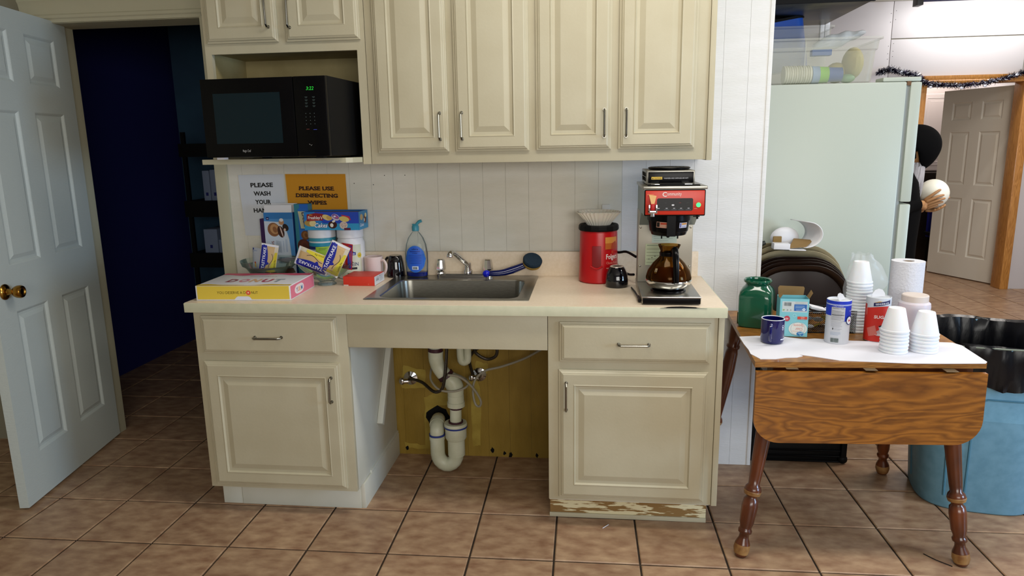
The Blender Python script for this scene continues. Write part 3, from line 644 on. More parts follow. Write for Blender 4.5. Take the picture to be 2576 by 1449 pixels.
# bowls
def bowl(name, label, loc, prof, m, **k):
    n = len(prof); inner = [(max(r-.0035, .0), z+.0035 if i == 0 else z) for i, (r, z) in enumerate(prof)]
    g = G(); g.lathe(prof+inner[::-1], n=k.pop('n', 48), cap=False, **k)
    return one(name, g, m, label, 'bowl', loc=loc)
B1 = (.160, .440, CT)
bowl('glass_bowl', 'plain clear glass bowl of snacks behind the donut box', B1, [(.0, .002), (.045, .002), (.058, .010), (.083, .04), (.103, .070), (.112, .078), (.120, .082), (.126, .100), (.127, .104)], 'glassg')
B2 = (.442, .393, CT)
g = G(); pr = [(0, .001), (.040, .001), (.040, .006), (.030, .014), (.042, .026), (.074, .045), (.100, .070), (.116, .090), (.117, .094)]
inn = [(0, .022), (.038, .028), (.068, .050), (.094, .073), (.111, .091), (.113, .094)]
g.lathe(pr, n=72, cap=False, flute=.02, nf=24); g.lathe(inn, n=72, cap=False); g2 = G()
one('cut_glass_bowl', g, 'glass', 'fluted cut-glass bowl of wrapped pies on a short foot', 'bowl', loc=B2)
def packet(name, label, group, cen, rot, w, h, design, puff=.010, bend=0):
    t = thing(name, label, 'snack', cen, 0, group); Mx = Euler([R(a) for a in rot]).to_matrix()
    def f(u, v, sgn=1, h_=0):
        x, y = (u-.5)*w, (v-.5)*h; e = min(1, min(u, 1-u)*8)*min(1, min(v, 1-v)*7)
        d = sgn*(puff*(math.sin(PI*u)*math.sin(PI*v))**.5*e+.0006+h_)+bend*(x*x)
        return Mx @ Vector((x, -d if False else -d, y))
    g = G(); g.grid(10, 8, lambda u, v: f(u, v, 1)); g.grid(10, 8, lambda u, v: f(u, v, -1)); 
    obj('wrapper', g, pm(design['base']), t, recalc=False)
    p = Print(lambda a, b, hh=0: f(a/w+.5, b/h+.5, 1, hh*2+.0006)); design['f'](p, w, h); p.done('wrapper_print', t); return t
def strips(p, pts, c, k=6):   # polygon grid fan so prints follow the puffed wrapper
    pass
def pie(p, w, h):
    def patch(x0, x1, fy0, fy1, c, n=10):
        p._m(c); vs = []; fs = []
        for i in range(n+1):
            x = (x0+(x1-x0)*i/n)*w
            for j in range(5): y = (fy0(i/n)+(fy1(i/n)-fy0(i/n))*j/4)*h; vs.append(p.mp(x, y, p.h))
        for i in range(n):
            for j in range(4): fs.append((5*i+j, 5*i+5+j, 5*i+6+j, 5*i+j+1))
        p.g._add(vs, fs)
    patch(-.47, .47, lambda t: -.47, lambda t: -.18+.16*math.sin(t*PI), '#1A2496')
    patch(-.44, .35, lambda t: -.16+.16*math.sin(t*PI), lambda t: .30, '#C8A878')
    patch(-.25, .47, lambda t: .10+.25*(1-t), lambda t: .47, '#D8C83A')
    patch(.36, .44, lambda t: -.4, lambda t: .2, '#D8C83A', 3)
    patch(-.49, -.43, lambda t: -.49, lambda t: .49, '#DCDCE6', 2); patch(.44, .49, lambda t: -.49, lambda t: .49, '#DCDCE6', 2)
    p.text('TASTYKAKE', -.02*w, -.17*h, .24*h, '#E8E8F4', w=.72*w, bold=.02, rot=180)
    patch(-.2, .28, lambda t: .16+.10*math.sin(t*5), lambda t: .19+.10*math.sin(t*5), '#2A2418')
    patch(.08, .20, lambda t: -.1, lambda t: .14*math.sin(t*PI)-.05, '#1A2496', 4)
    p.text('Lemon Pie', .15*w, .43*h, .12*h, '#2A2A20', w=.30*w, bold=0, rot=180)
PD = {'base': '#D2C8B4', 'f': pie}
def whitep(p, w, h):
    p.rect(-.46*w, -.48*h, .10*w, .96*h, '#1C2A7A', 2); p.rect(-.34*w, -.4*h, .30*w, .8*h, '#8C9CB8', 4); p.rect(-.2*w, -.3*h, .12*w, .2*h, '#C8A04A', 2); p.ell(-.15*w, -.1*h, .06*w, .04*h, '#B84830')
def redp(p, w, h):
    p.rect(-.45*w, -.45*h, .9*w, .25*h, '#20308A', 4); p.text('HONEY BUN', 0, .0, .16*h, '#E8D8D8', w=.7*w, bold=0); p.rect(-.47*w, .38*h, .94*w, .06*h, '#E0DCE0', 4)
packet('pie_packet', 'blue and yellow wrapped pie sagging left in the cut-glass bowl', 'wrapped pies in the glass bowls', (.402, .352, CT+.112), (0, 22, 0), .155, .085, PD)
packet('pie_packet', 'blue and yellow wrapped pie standing tilted in the cut-glass bowl', 'wrapped pies in the glass bowls', (.500, .352, CT+.120), (-8, 118, 0), .150, .085, PD)
packet('snack_packet', 'red packet standing at the right edge of the cut-glass bowl', None, (.532, .415, CT+.122), (0, -84, -15), .115, .058, {'base': '#A81C24', 'f': redp})
packet('pie_packet', 'blue and yellow wrapped pie upright in the plain glass bowl', 'wrapped pies in the glass bowls', (.172, .405, CT+.112), (-5, 102, 8), .135, .075, PD)
packet('snack_packet', 'white packet with a blue edge leaning in the plain glass bowl', None, (.120, .415, CT+.106), (4, 8, -10), .060, .11, {'base': '#AEB4C0', 'f': whitep})
packet('snack_packet', 'dark red packet lying low in the plain glass bowl', None, (.135, .41, CT+.045), (60, 10, 0), .09, .06, {'base': '#6A1024', 'f': redp})
packet('snack_packet', 'brown wrapped snack lying low at the right of the plain glass bowl', None, (.225, .43, CT+.045), (60, -10, 20), .10, .06, {'base': '#2E1408', 'f': lambda p, w, h: p.rect(-.3*w, -.3*h, .5*w, .3*h, '#4A2A14', 4)})
packet('snack_packet', 'clear grey wrapped bun at the back of the plain glass bowl', None, (.245, .475, CT+.095), (70, -5, 0), .10, .07, {'base': '#8E9098', 'f': lambda p, w, h: p.rect(-.3*w, -.1*h, .5*w, .1*h, '#C8CCD8', 4)})
packet('snack_packet', 'yellow wrapped cake low in the cut-glass bowl', None, (.43, .39, CT+.06), (65, 10, 0), .11, .07, {'base': '#C4B23A', 'f': lambda p, w, h: p.rect(-.4*w, -.3*h, .3*w, .5*h, '#2A2E80', 4)})

# snack cartons standing at the back
def pastry(p, x, y, r, c1='#8A5A38', c2='#B88A5C'): p.ell(x, y, r, r*1.1, c1, rot=20); p.ell(x+r*.15, y+r*.1, r*.72, r*.8, c2, rot=20); p.ell(x+r*.2, y, r*.34, r*.5, c1, rot=20)
c = thing('snack_carton', 'open white and sky-blue pastry carton with its flap up, behind the plain bowl', 'box', (.082, .578, CT), R(-1))
obj('carton', G().box(0, .142, 0, .048, 0, .303, .001), 'white', c)
obj('flap', G(Matrix.Translation((0, .003, .303)) @ Matrix.Rotation(R(-4), 4, 'X')).box(.004, .138, -.0008, .0008, 0, .034), 'white', c, smooth=False)
obj('flap', G(Matrix.Translation((0, .047, .303)) @ Matrix.Rotation(R(6), 4, 'X')).box(.02, .150, -.0008, .0008, 0, .040), 'white', c, smooth=False)
p = Print(fr((0, 0, .018), (1, 0, 0), (0, 0, 1)))
p.rect(0, -.018, .142, .303, '#C2CEDC'); p.rect(0, .255, .142, .030, '#2D74B8'); p.poly([(0, .255), (.142, .255), (.142, .05), (.125, .06), (.118, .16), (.10, .23), (.0, .235)], '#4A8CCB'); p.poly([(0, .245), (.09, .24), (.112, .16), (.118, .04), (0, .02)], '#C8D2E0')
p.rect(.011, .250, .014, .014, '#18205E'); p.rect(.014, .255, .008, .003, '#D8D8F0')
pastry(p, .045, .205, .030); p.ell(.080, .195, .016, .028, '#3A1A14', rot=15); p.ell(.083, .195, .003, .026, '#D8C0B8', rot=15); p.ell(.085, .240, .013, .013, '#B88A64'); p.ell(.086, .250, .010, .008, '#DCDCE0'); p.ell(.104, .215, .014, .018, '#22120E', rot=30); p.ell(.100, .205, .005, .006, '#D8B8A8')
p.text('Sunkist', .036, .125, .018, '#8A3A1A', w=.05, rot=-75, bold=.01); p.text('Family Size', .022, .122, .008, '#2E5E9A', w=.035, rot=-90, bold=0)
for i in range(11): p.rect(.052+.0024*i, .10-.0005*i, .0009, .055, '#9AA6B4')
p.rect(.088, .10, .001, .052, '#4A7AB0'); p.rect(.100, .10, .001, .06, '#4A7AB0'); p.rect(.105, .10, .0012, .06, '#5A8AB8'); p.bars(.06, .045, .055, .03, '#54708E'); p.done('carton_print', c)
p = Print(fr((.142, 0, 0), (0, 1, 0), (0, 0, 1))); p.rect(0, 0, .048, .303, '#1E4C94'); p.done('side_print', c)
c = thing('snack_carton', 'dark purple carton edge showing left of the white pastry carton', 'box', (.052, .596, CT)); obj('carton', G().box(0, .028, 0, .036, 0, .272, .001), pm('#33104E'), c)
c = thing('snack_carton', 'tall teal and blue pastry carton between the white carton and the jars', 'box', (.231, .582, CT), R(0))
obj('carton', G().box(0, .068, 0, .050, 0, .341, .001), pm('#2E7C90'), c)
p = Print(fr((0, 0, 0), (1, 0, 0), (0, 0, 1)))
p.rect(.026, .0, .042, .341, '#1D5FB4'); p.rect(.018, .08, .045, .24, '#2066B8'); p.poly([(.018, .308), (.062, .306), (.062, .225), (.028, .228)], '#C8C8A4')
p.text('Deals', .040, .268, .026, '#1A2060', w=.070, rot=-82, bold=.02); pastry(p, .046, .195, .020, '#6A4020', '#8A5C30'); pastry(p, .036, .145, .030, '#4A1E10', '#5A2616'); p.ell(.054, .10, .012, .018, '#4A2410'); p.done('carton_print', c)
# tubs and the cake carton resting on them
def wraptub(name, label, loc, prof, m, lid=None):
    t = thing(name, label, 'tub', loc); obj('body', G().lathe(prof, n=40), m, t); return t
c = wraptub('protein_tub', 'white tub with teal band and a lime green label, left one under the cake carton', (.3645, .569, CT), [(.058, 0), (.061, .004), (.061, .172), (.056, .178)], 'white')
obj('lid', G().lathe([(.060, .190), (.064, .191), (.064, .226), (.061, .229), (0, .229)], n=40), 'white', c); obj('band', G().lathe([(.058, .176), (.0625, .176), (.0625, .190), (.058, .190)], n=40, cap=False), 'teal', c)
p = Print(cyl(.0612, -PI/2)); p.rect(-.075, .148, .15, .020, '#1C88A4', 14); p.rect(-.075, .138, .15, .014, '#10226A', 14); p.rect(-.06, .02, .13, .118, '#B8C4CE', 14)
p.poly([(-.012, .150), (.055, .152), (.055, .09), (.03, .085), (.01, .10), (-.012, .11)], '#9CBE3A'); p.rect(.003, .142, .035, .002, '#3A5A20', 4); p.rect(.003, .136, .030, .002, '#3A5A20', 4); p.text('HM', -.016, .088, .026, '#1A2A4A', w=.024); p.rect(-.004, .100, .016, .003, '#1A2A4A', rot=40); p.done('label', c)
c = wraptub('protein_tub', 'big white protein tub with yellow sticker, right one under the cake carton', (.4985, .569, CT), [(.058, 0), (.064, .006), (.064, .165), (.056, .185), (.054, .188)], 'white')
obj('lid', G().lathe([(.057, .188), (.060, .190), (.060, .226), (.057, .229), (0, .229)], n=40), 'white', c)
p = Print(cyl(.0642, -PI/2)); p.rect(-.03, .005, .10, .155, '#C9CCB8', 14); p.poly([(-.002, .125), (.016, .150), (.034, .125), (.016, .098)], '#3A2038'); p.rect(.012, .112, .03, .014, '#20308A', 4); p.text('LAB', .028, .115, .009, '#E0E0F0', w=.018); p.ell(.060, .110, .011, .012, '#CDB52E'); p.rect(.054, .110, .012, .0018, '#6A5A10'); p.rect(.055, .106, .010, .0018, '#6A5A10')
p.text('PROTEIN', .012, .062, .024, '#26385E', w=.080); p.rect(.0, .046, .045, .010, '#15151A', 5); p.rect(.0, .018, .05, .012, '#1E6A4A', 5); p.rect(.03, .018, .025, .012, '#204A8A', 5); p.done('label', c)
c = thing('cake_carton', 'open blue carton of small cakes lying across the two white tubs', 'box', (.312, .500, CT+.2295), R(-1.5))
W_, D_, H_ = .258, .118, .082
obj('carton', G().box(0, W_, 0, .0015, 0, H_).box(0, W_, D_-.0015, D_, 0, H_).box(0, .0015, 0, D_, 0, H_).box(W_-.0015, W_, 0, D_, 0, H_).box(0, W_, 0, D_, 0, .0015), pm('#1C5FA8'), c, smooth=False)
obj('inner_tray', G().box(.002, W_-.002, .002, D_-.002, .0015, .074), 'kraft', c, smooth=False)
p = Print(fr((0, 0, 0), (1, 0, 0), (0, 0, 1)))
p.rect(0, 0, W_, H_, '#1E44B0'); p.rect(0, 0, W_, .030, '#2C8FBE'); p.poly([(0, .03), (0, H_), (.05, H_), (.09, .03)], '#2478C0'); p.ell(.028, .032, .028, .016, '#A88A48'); p.ell(.040, .030, .016, .014, '#D8C890')
p.poly([(.012, .040), (.090, .044), (.093, .073), (.055, .077), (.014, .071)], '#8C1620'); p.text('Mrs.', .034, .0655, .009, '#D8A840'); p.text("Freshley's", .052, .050, .019, '#E8E0E0', w=.068, shear=.1, bold=.02); p.rect(.025, .0445, .045, .0018, '#C86A5A')
p.ell(.108, .057, .022, .012, '#D8C07A', rot=-20); p.ell(.120, .055, .014, .009, '#C8A050', rot=-20)
p.text('Cakes', .076, .012, .028, '#102060', w=.064, shear=.35, bold=.07); p.text('Cakes', .076, .012, .028, '#E8ECF8', w=.062, shear=.35, bold=.02)
p.ell(.150, .058, .020, .014, '#C0B4C8', rot=-25); p.ell(.150, .061, .017, .009, '#7A4E8E', rot=-25); p.ell(.146, .062, .006, .004, '#E0D8E8'); p.ell(.156, .058, .006, .003, '#C85A8A')
p.ell(.134, .024, .021, .017, '#38100E'); p.ell(.130, .022, .008, .009, '#E0DCD4'); p.ell(.140, .040, .008, .005, '#E0DCD4', rot=20)
p.poly([(.176, .070), (.215, .062), (.222, .045), (.19, .05)], '#B82E44'); p.ell(.190, .050, .024, .012, '#D0BC6A', rot=-10); p.ell(.186, .022, .019, .017, '#C8B8AC', rot=10)
rr = random.Random(9)
for i in range(16): p.rect(.174+rr.random()*.024, .012+rr.random()*.020, .003, .0015, rr.choice(['#8A3A5A', '#5A3A2A', '#C83A4A']), rot=rr.random()*90)
p.rect(.188, 0, .03, .010, '#5A1430'); p.done('front_print', c)
p = Print(fr((W_, 0, 0), (0, 1, 0), (0, 0, 1))); p.rect(0, 0, D_, H_, '#2A7AA8'); p.rect(0, 0, D_, .02, '#2C8FBE'); p.ell(.035, .055, .018, .014, '#B89A68'); p.ell(.08, .045, .018, .02, '#5A2A1A'); p.ell(.09, .06, .012, .01, '#D8C890'); p.ell(.07, .04, .006, .008, '#E0D8C8'); p.text('Cakes', .035, .014, .02, '#E8ECF8', w=.05, shear=.3); p.done('end_print', c)
# red box, mugs
c = thing('small_red_box', 'small flat red carton with a white end, left of the sink', 'box', (.527, .364, CT), R(-1.5))
obj('carton', G().box(0, .142, 0, .135, 0, .0405, .001), pm('#C93220'), c)
p = Print(fr((.142, 0, 0), (0, 1, 0), (0, 0, 1))); p.rect(0.001, .001, .133, .0385, '#D2D4D8')
for k, (x, h) in enumerate(((.030, .018), (.040, .024), (.052, .020))): p.ell(x, .012+h*.45, .003, h*.3, '#30302C'); p.ell(x, .014+h*.8, .0022, .0022, '#30302C')
p.lines(.066, .010, .052, .022, 6, '#8C9098'); p.rect(.066, .033, .018, .0022, '#404048'); p.rect(.090, .033, .026, .0015, '#B06060'); p.done('end_print', c)
p = Print(fr((0, 0, 0), (1, 0, 0), (0, 0, 1))); p.rect(.001, .0005, .022, .0035, '#D8D0C8'); p.ring(.115, .0075, .0014, .002, '#E0988A', 10); p.rect(.02, .0078, .09, .0006, '#B02818'); p.done('front_print', c)
p = Print(fr((0, 0, .0405), (1, 0, 0), (0, 1, 0))); p.rect(.02, .02, .10, .004, '#E07868'); p.rect(.02, .10, .10, .004, '#D86858'); p.done('top_crease', c)
def mug(name, label, loc, r, h, m, hang, inv=False, prof=None, rim=None, handle=True):
    t = thing(name, label, 'mug', loc)
    pr = prof or [(r*.8, 0), (r*.92, .003), (r, .010), (r, h-.002), (r-.0015, h), (r-.004, h-.001), (r-.0045, .012), (r*.6, .008), (0, .008)]
    obj('body', G().lathe(pr, n=36), m, t)
    if handle:
        a = R(hang); d = Vector((math.cos(a), math.sin(a), 0))
        obj('handle', G().tube([d*(r-.003)+Vector((0, 0, h*.80)), d*(r+.014)+Vector((0, 0, h*.84)), d*(r+.027)+Vector((0, 0, h*.66)), d*(r+.026)+Vector((0, 0, h*.42)), d*(r+.012)+Vector((0, 0, h*.22)), d*(r-.003)+Vector((0, 0, h*.20))], .0062, 10, smooth=4), m, t)
    if rim: obj('rim', G().lathe([(r-.0045, h-.0012), (r-.003, h+.0008), (r-.0008, h+.0008), (r+.0003, h-.0012)], n=36, cap=False), rim, t)
    return t
mug('white_mug', 'pinkish white mug standing behind the small red carton', (.606, .560, CT), .043, .100, mat('pinkish_white_glaze', '#D8C6C4', .15), -20)
mug('black_mug', 'glossy black mug upside down between the white mug and the soap bottle', (.702, .590, CT), .04, .1, 'blkgl', 150, prof=[(0, .1), (.026, .1), (.030, .096), (.036, .07), (.041, .03), (.042, .002), (.040, 0), (.037, .004), (.03, .06), (0, .08)][::-1])
c = mug('black_mug', 'squat black mug turned upside down in front of the red coffee canister', (1.716, .385, CT), .045, .085, 'blkgl', 0, prof=[(0, .02), (.040, .002), (.046, .0), (.048, .01), (.048, .03), (.043, .058), (.034, .078), (.028, .086), (.026, .0865), (.024, .083), (0, .083)], handle=False)
obj('foot_ring', G().lathe([(.023, .0855), (.0245, .0885), (.0275, .0875), (.029, .085)], n=30, cap=False), mat('bare_clay', '#B8A898', .8), c)
obj('handle', G().tube([(.02, .042, .014), (.028, .060, .018), (.026, .066, .036), (.022, .052, .056), (.02, .034, .060)], .006, 9, smooth=4), 'blkgl', c)
# soap bottle
c = thing('soap_bottle', 'clear dish soap bottle with a blue label on the sink deck', 'bottle', (.808, .572, .9185))
g = G(); g.lathe([(0, 0), (.046, 0), (.050, .004), (.051, .03), (.053, .07), (.053, .11), (.047, .15), (.036, .18), (.022, .20), (.014, .208), (.013, .22)], n=36, sy=.55); obj('body', g, 'glass', c)
g = G(); g.lathe([(0, .003), (.043, .003), (.047, .006), (.048, .022), (0, .022)], n=36, sy=.52); obj('soap', g, 'soap', c)
g = G(); g.lathe([(.016, .212), (.0165, .232), (.012, .240), (0, .240)], n=20); g.box(-.014, .012, -.006, .006, .238, .244, .002); g.tube([(.006, 0, .242), (.018, 0, .254), (.030, 0, .258)], .007, 10); obj('cap', g, 'teal', c)
def bl(a, b, h=0): 
    x = a; z = b; rx = .053*(1 if z < .11 else 1-(z-.11)*2.9); t_ = max(-1, min(1, x/(rx+.0002))); return Vector((x*1.0, -(rx*.55+.0012+h)*math.sqrt(max(0, 1-t_*t_*.96)), z))
p = Print(bl)
def ellg(x, y, rx, ry, cc):
    p._m(cc); vs = []; fs = []
    for i in range(13):
        t = -1+i/6; hy = math.sqrt(max(0, 1-t*t))
        for j in range(9): vs.append(p.mp(x+rx*t, y+ry*hy*(-1+j/4), p.h))
    for i in range(12):
        for j in range(8): fs.append((9*i+j, 9*i+9+j, 9*i+10+j, 9*i+j+1))
    p.g._add(vs, fs)
ellg(0, .085, .047, .062, '#2A6CC0'); ellg(0, .085, .044, .058, '#1C58C8'); p.rect(-.016, .036, .030, .016, '#D0DCE8', 4); p.bars(-.012, .038, .022, .011, '#303848'); p.text('ultra', 0, .128, .010, '#0A2050', w=.03); p.rect(-.024, .118, .048, .004, '#12308A', 6); p.text('5X MORE', 0, .110, .007, '#12307A', w=.022)
for i in range(6): p.rect(-.03, .100-.007*i, .058, .0016, '#103A9A', 8)
obj('label', p.g, p.ms, c, smooth=False, recalc=False)
# dish brush
c = thing('dish_brush', 'navy dish wand with a round dark scrub pad, resting on the sink rim', 'brush', (1.14, .535, .925))
obj('wand', G().tube([(1.135, .508, .945), (1.16, .508, .945), (1.21, .515, .947), (1.255, .53, .957), (1.30, .545, .972), (1.325, .55, .982)], [.012, .014, .016, .018, .016, .014], 14, smooth=4, flat=.7), 'blueh', c, w=True)
obj('wand_cap', G().sphere((1.142, .506, .944), .0165, (1.1, 1, 1)), 'blueb', c, w=True)
mx = Matrix.Translation((1.345, .545, .992)) @ Matrix.Rotation(R(35), 4, 'X') @ Matrix.Rotation(R(14), 4, 'Y')
obj('scrub_pad', G(mx).lathe([(0, -.006), (.036, -.006), (.043, .002), (.044, .012), (.040, .018), (0, .018)], n=28), 'sponge', c, w=True); obj('sponge', G(mx).lathe([(0, -.020), (.034, -.020), (.041, -.012), (.042, -.004), (.036, .0), (0, 0)], n=28), 'sponget', c, w=True)

# coffee canister with filters
c = thing('coffee_canister', 'red plastic coffee canister with a black lid', 'canister', (1.640, .510, CT))
obj('body', G().lathe([(.080, 0), (.086, .006), (.086, .02), (.083, .10), (.081, .215), (.078, .232), (.074, .236)], n=48), 'red', c)
obj('grip', G(Matrix.Rotation(R(-90-6), 4, 'Z')).box(.0795, .0845, -.019, .019, .070, .165, .006), mat('grip_shade_red', '#7A0610', .4), c)  # recess is not cut in; its shade is given as darker red
obj('grip_rim', G(Matrix.Rotation(R(-90-6), 4, 'Z')).tube([(.083, -.026, .078), (.085, 0, .066), (.083, .026, .078)], .004, 8, smooth=4), 'red', c)
obj('lid', G().lathe([(.078, .224), (.085, .226), (.087, .232), (.086, .246), (.082, .252), (.070, .249), (.066, .246), (0, .246)], n=16), 'blackm', c, ang=15)
p = Print(cyl(.0838, -PI/2)); p.rect(.028, .150, .065, .052, '#B05A1E', 8); p.rect(.028, .176, .065, .026, '#C8863A', 8); p.poly([(.055, .15), (.06, .175), (.085, .185), (.093, .15)], '#A03A18')
p.text('Folgers', .064, .108, .030, '#E4D8D4', w=.064, bold=.02); p.text('Classic Roast', .066, .086, .015, '#D88C7C', w=.065, bold=0); p.rect(.034, .066, .014, .004, '#D89A8A', 2); p.ell(.064, .137, .006, .005, '#B83A20'); p.done('label', c)
g = G(); g.lathe([(.048, .0), (.050, .003), (.064, .022), (.082, .044), (.094, .056)], n=96, cap=False, flute=.035, nf=32); g.lathe([(.045, .003), (.060, .024), (.078, .046), (.088, .059)], n=96, cap=False, flute=.04, nf=32); g.lathe([(.043, .006), (.056, .026), (.072, .050)], n=96, cap=False, flute=.04, nf=32); g.lathe([(0, .0015), (.048, .0015)], n=24, cap=False)
one('coffee_filters', g, mat('filter_paper', '#ECE8DE', .9, sub=.1), 'fluted stack of paper coffee filters on the canister lid', 'filters', loc=(1.640, .510, CT+.2475))

# coffee brewer
c = thing('coffee_brewer', 'steel and red commercial coffee brewer at the right end of the worktop', 'coffee machine', (1.905, .20, CT))
g = G(); g.box(1.797, 2.013, .040, .43, CT+.004, CT+.030, .002); obj('base', g, 'steel', c, w=True); obj('base_front', G().box(1.800, 2.010, .034, .041, CT+.004, CT+.027, .001), 'black', c, w=True)
obj('front_trim', G().box(1.797, 2.013, .032, .042, CT+.027, CT+.031, .001), 'chrome', c, w=True)
obj('column', G().box(1.799, 2.017, .335, .43, CT+.030, 1.24, .002), mat('column_steel', '#A8A294', .35, .55), c, w=True)
obj('head', G().prism([(.10, 1.242), (.10, 1.338), (.45, 1.338), (.45, 1.18), (.335, 1.18), (.22, 1.242)], lambda y, z: (1.802, y, z), lambda y, z: (2.022, y, z)), mat('head_grey_steel', '#8E9C9C', .4, .5), c, w=True, smooth=False)
obj('top_plate', G().box(1.797, 2.030, .092, .46, 1.338, 1.350, .002), 'steel', c, w=True)
obj('fascia', G().box(1.802, 2.024, .090, .102, 1.240, 1.337, .006), 'black', c, w=True)
obj('fascia_panel', G().box(1.806, 2.020, .0865, .092, 1.245, 1.334, .004), mat('orange_red_panel', '#C02A14', .3), c, w=True)
p = Print(fr((1.802, .0862, 1.240), (1, 0, 0), (0, 0, 1)))
p.text('C', .073, .072, .024, '#E6D6D0', bold=.02); p.text('ommunity', .108, .076, .018, '#E6D6D0', w=.052, bold=.0); p.poly([(.046, .020), (.172, .020), (.176, .024), (.176, .062), (.172, .066), (.050, .066), (.046, .062)], '#050507')
for x in (.078, .105, .130, .157): p.rect(x, .028, .007, .0022, '#B8B8C0'); p.rect(x-.006, .0235, .018, .0012, '#606068')
p.rect(.042, .028, .014, .002, '#D0D0D0'); p.ell(.104, .041, .005, .0028, '#D8D8DC'); p.rect(.126, .048, .007, .0015, '#7A2018'); p.rect(.153, .048, .007, .0015, '#30302C'); p.rect(.074, .048, .007, .0015, '#2C2C30')
p.rect(.180, .027, .012, .0012, '#E08870'); p.rect(.010, .079, .024, .0014, '#E0A060'); p.done('panel_print', c)
for ch in c.children: pass
o = [x for x in COL.objects if x.parent == c and x.name.startswith('panel_print')][0]; o.location = (-1.905, -.20, -CT)
g = G(Matrix.Translation((1.998, .0860, 1.281)) @ Matrix.Rotation(R(90), 4, 'X')); g.lathe([(0, .003), (.0075, .003), (.0085, 0)], n=20, cap=False); obj('indicator_light', g, pm('#35E06A', 2.0), c, w=True)
g = G(); g.prism([(-.011, .038), (.016, .034), (.009, .004), (-.002, .004)], lambda x, z: (1.828+x, .068, 1.282+z), lambda x, z: (1.828+x, .080, 1.282+z)); obj('tap_lever', g, pm('#E0B070'), c, w=True, smooth=False)
obj('tap_body', G().box(1.824, 1.840, .066, .084, 1.262, 1.288, .005), pm('#B01010'), c, w=True); obj('tap_bracket', G().box(1.816, 1.822, .064, .088, 1.256, 1.284, .001).box(1.842, 1.848, .064, .088, 1.256, 1.284, .001).box(1.816, 1.848, .064, .088, 1.252, 1.262, .001).lathe([(.008, 1.240), (.008, 1.254)], (1.832, .076, 0), 14), 'chrome', c, w=True)
g = G(); g.lathe([(.062, 1.158), (.066, 1.160), (.070, 1.172), (.073, 1.174), (.079, 1.214), (.083, 1.216), (.084, 1.242)], (1.906, .205, 0), 40); g.prism([(-.016, .0), (.016, 0), (.016, .08), (-.016, .08)], lambda x, z: (1.906+x, .118, 1.160+z), lambda x, z: (1.906+x, .15, 1.160+z)); obj('brew_basket', g, 'black', c, w=True)
obj('basket_feet', G().box(1.872, 1.877, .15, .156, 1.148, 1.16).box(1.932, 1.937, .15, .156, 1.148, 1.16).lathe([(.004, 1.145), (.014, 1.158)], (1.904, .205, 0), 10), 'blackm', c, w=True)
p = Print(lambda a, b, h=0: Vector((1.906-1.905+(.0775+b*.13+h)*math.sin(a/.08), (.205-.20)-(.0775+b*.13+h)*math.cos(a/.08), 1.194-CT+b)), .005)
p.poly([(-.060, -.002), (-.056, .020), (-.006, .018), (-.013, -.004)], '#C89888'); p.poly([(-.058, .0), (-.055, .018), (-.043, .018), (-.045, -.0)], '#101014'); p.rect(-.040, .010, .028, .006, '#B83A1C', 4); p.text('HOT', -.028, .001, .008, '#C8A888', w=.016, bold=0)
p.rect(.033, -.004, .038, .020, '#C8C8D8', 5); p.rect(.043, .008, .026, .006, '#D89030', 4); p.rect(.035, -.002, .006, .016, '#5A5A9A'); p.text('CAUTION', .056, -.002, .006, '#20308A', w=.022, bold=0); p.done('basket_labels', c)
g = G(); g.tube([(2.00, .12, 1.242), (2.00, .12, 1.226)], .004, 8); g.box(1.985, 2.008, .115, .125, 1.234, 1.242); obj('drip_hook', g, 'blackm', c, w=True)
obj('warmer_plate', G().lathe([(0, .038), (.060, .038), (.066, .034), (.068, .030)], (1.906, .165, CT), 36), 'black', c, w=True)
obj('upper_warmer', G().box(1.815, 1.993, .165, .42, 1.352, 1.404, .003), 'steel', c, w=True); obj('warmer_front', G().box(1.820, 1.988, .160, .167, 1.358, 1.399, .003), 'black', c, w=True)
p = Print(fr((1.820-1.905, .160-.20, 1.358-CT), (1, 0, 0), (0, 0, 1))); p.rect(.012, .013, .040, .010, '#C8A42E'); p.text('CAUTION', .035, .0145, .008, '#302808', w=.026, bold=.01); p.poly([(.014, .0145), (.020, .0145), (.017, .021)], '#302808'); p.text('WARMERS AND SURFACES ARE HOT', .103, .015, .007, '#B8B8BC', w=.09, bold=0); p.done('warning_label', c)
obj('cover_strip', G().box(1.828, 1.98, .130, .160, 1.350, 1.356, .001), 'chrome', c, w=True); obj('cover_lid', G().box(1.815, 2.005, .105, .135, 1.350, 1.354, .001).box(1.86, 1.95, .11, .16, 1.350, 1.3575, .001), 'blackm', c, w=True)
g = G()
for r in (.022, .036, .050, .064, .075): g.tube([(1.908+r*math.cos(a*PI/16), .27+r*math.sin(a*PI/16), 1.410) for a in range(32)], .0048, 8, closed=True)
obj('burner_coil', g, 'black', c, w=True); obj('burner_pan', G().lathe([(0, 1.405), (.075, 1.405), (.082, 1.412)], (1.908, .27, 0), 32), 'blackm', c, w=True)
for k in range(3):
    for z in (1.37, 1.388): obj('vent_louver', G(Matrix.Translation((1.8145, .22+.06*k, z)) @ Matrix.Rotation(R(30), 4, 'X')).box(-.003, .001, -.010, .010, -.003, .003), 'blackm', c, w=True)
for x, z in ((1.808, 1.17), (2.008, 1.17), (1.808, 1.01), (2.008, 1.01)): obj('screw', G(Matrix.Translation((x, .3345, z)) @ Matrix.Rotation(R(90), 4, 'X')).lathe([(.0045, 0), (.0035, .0025), (0, .003)], n=10), 'nickel', c, w=True)
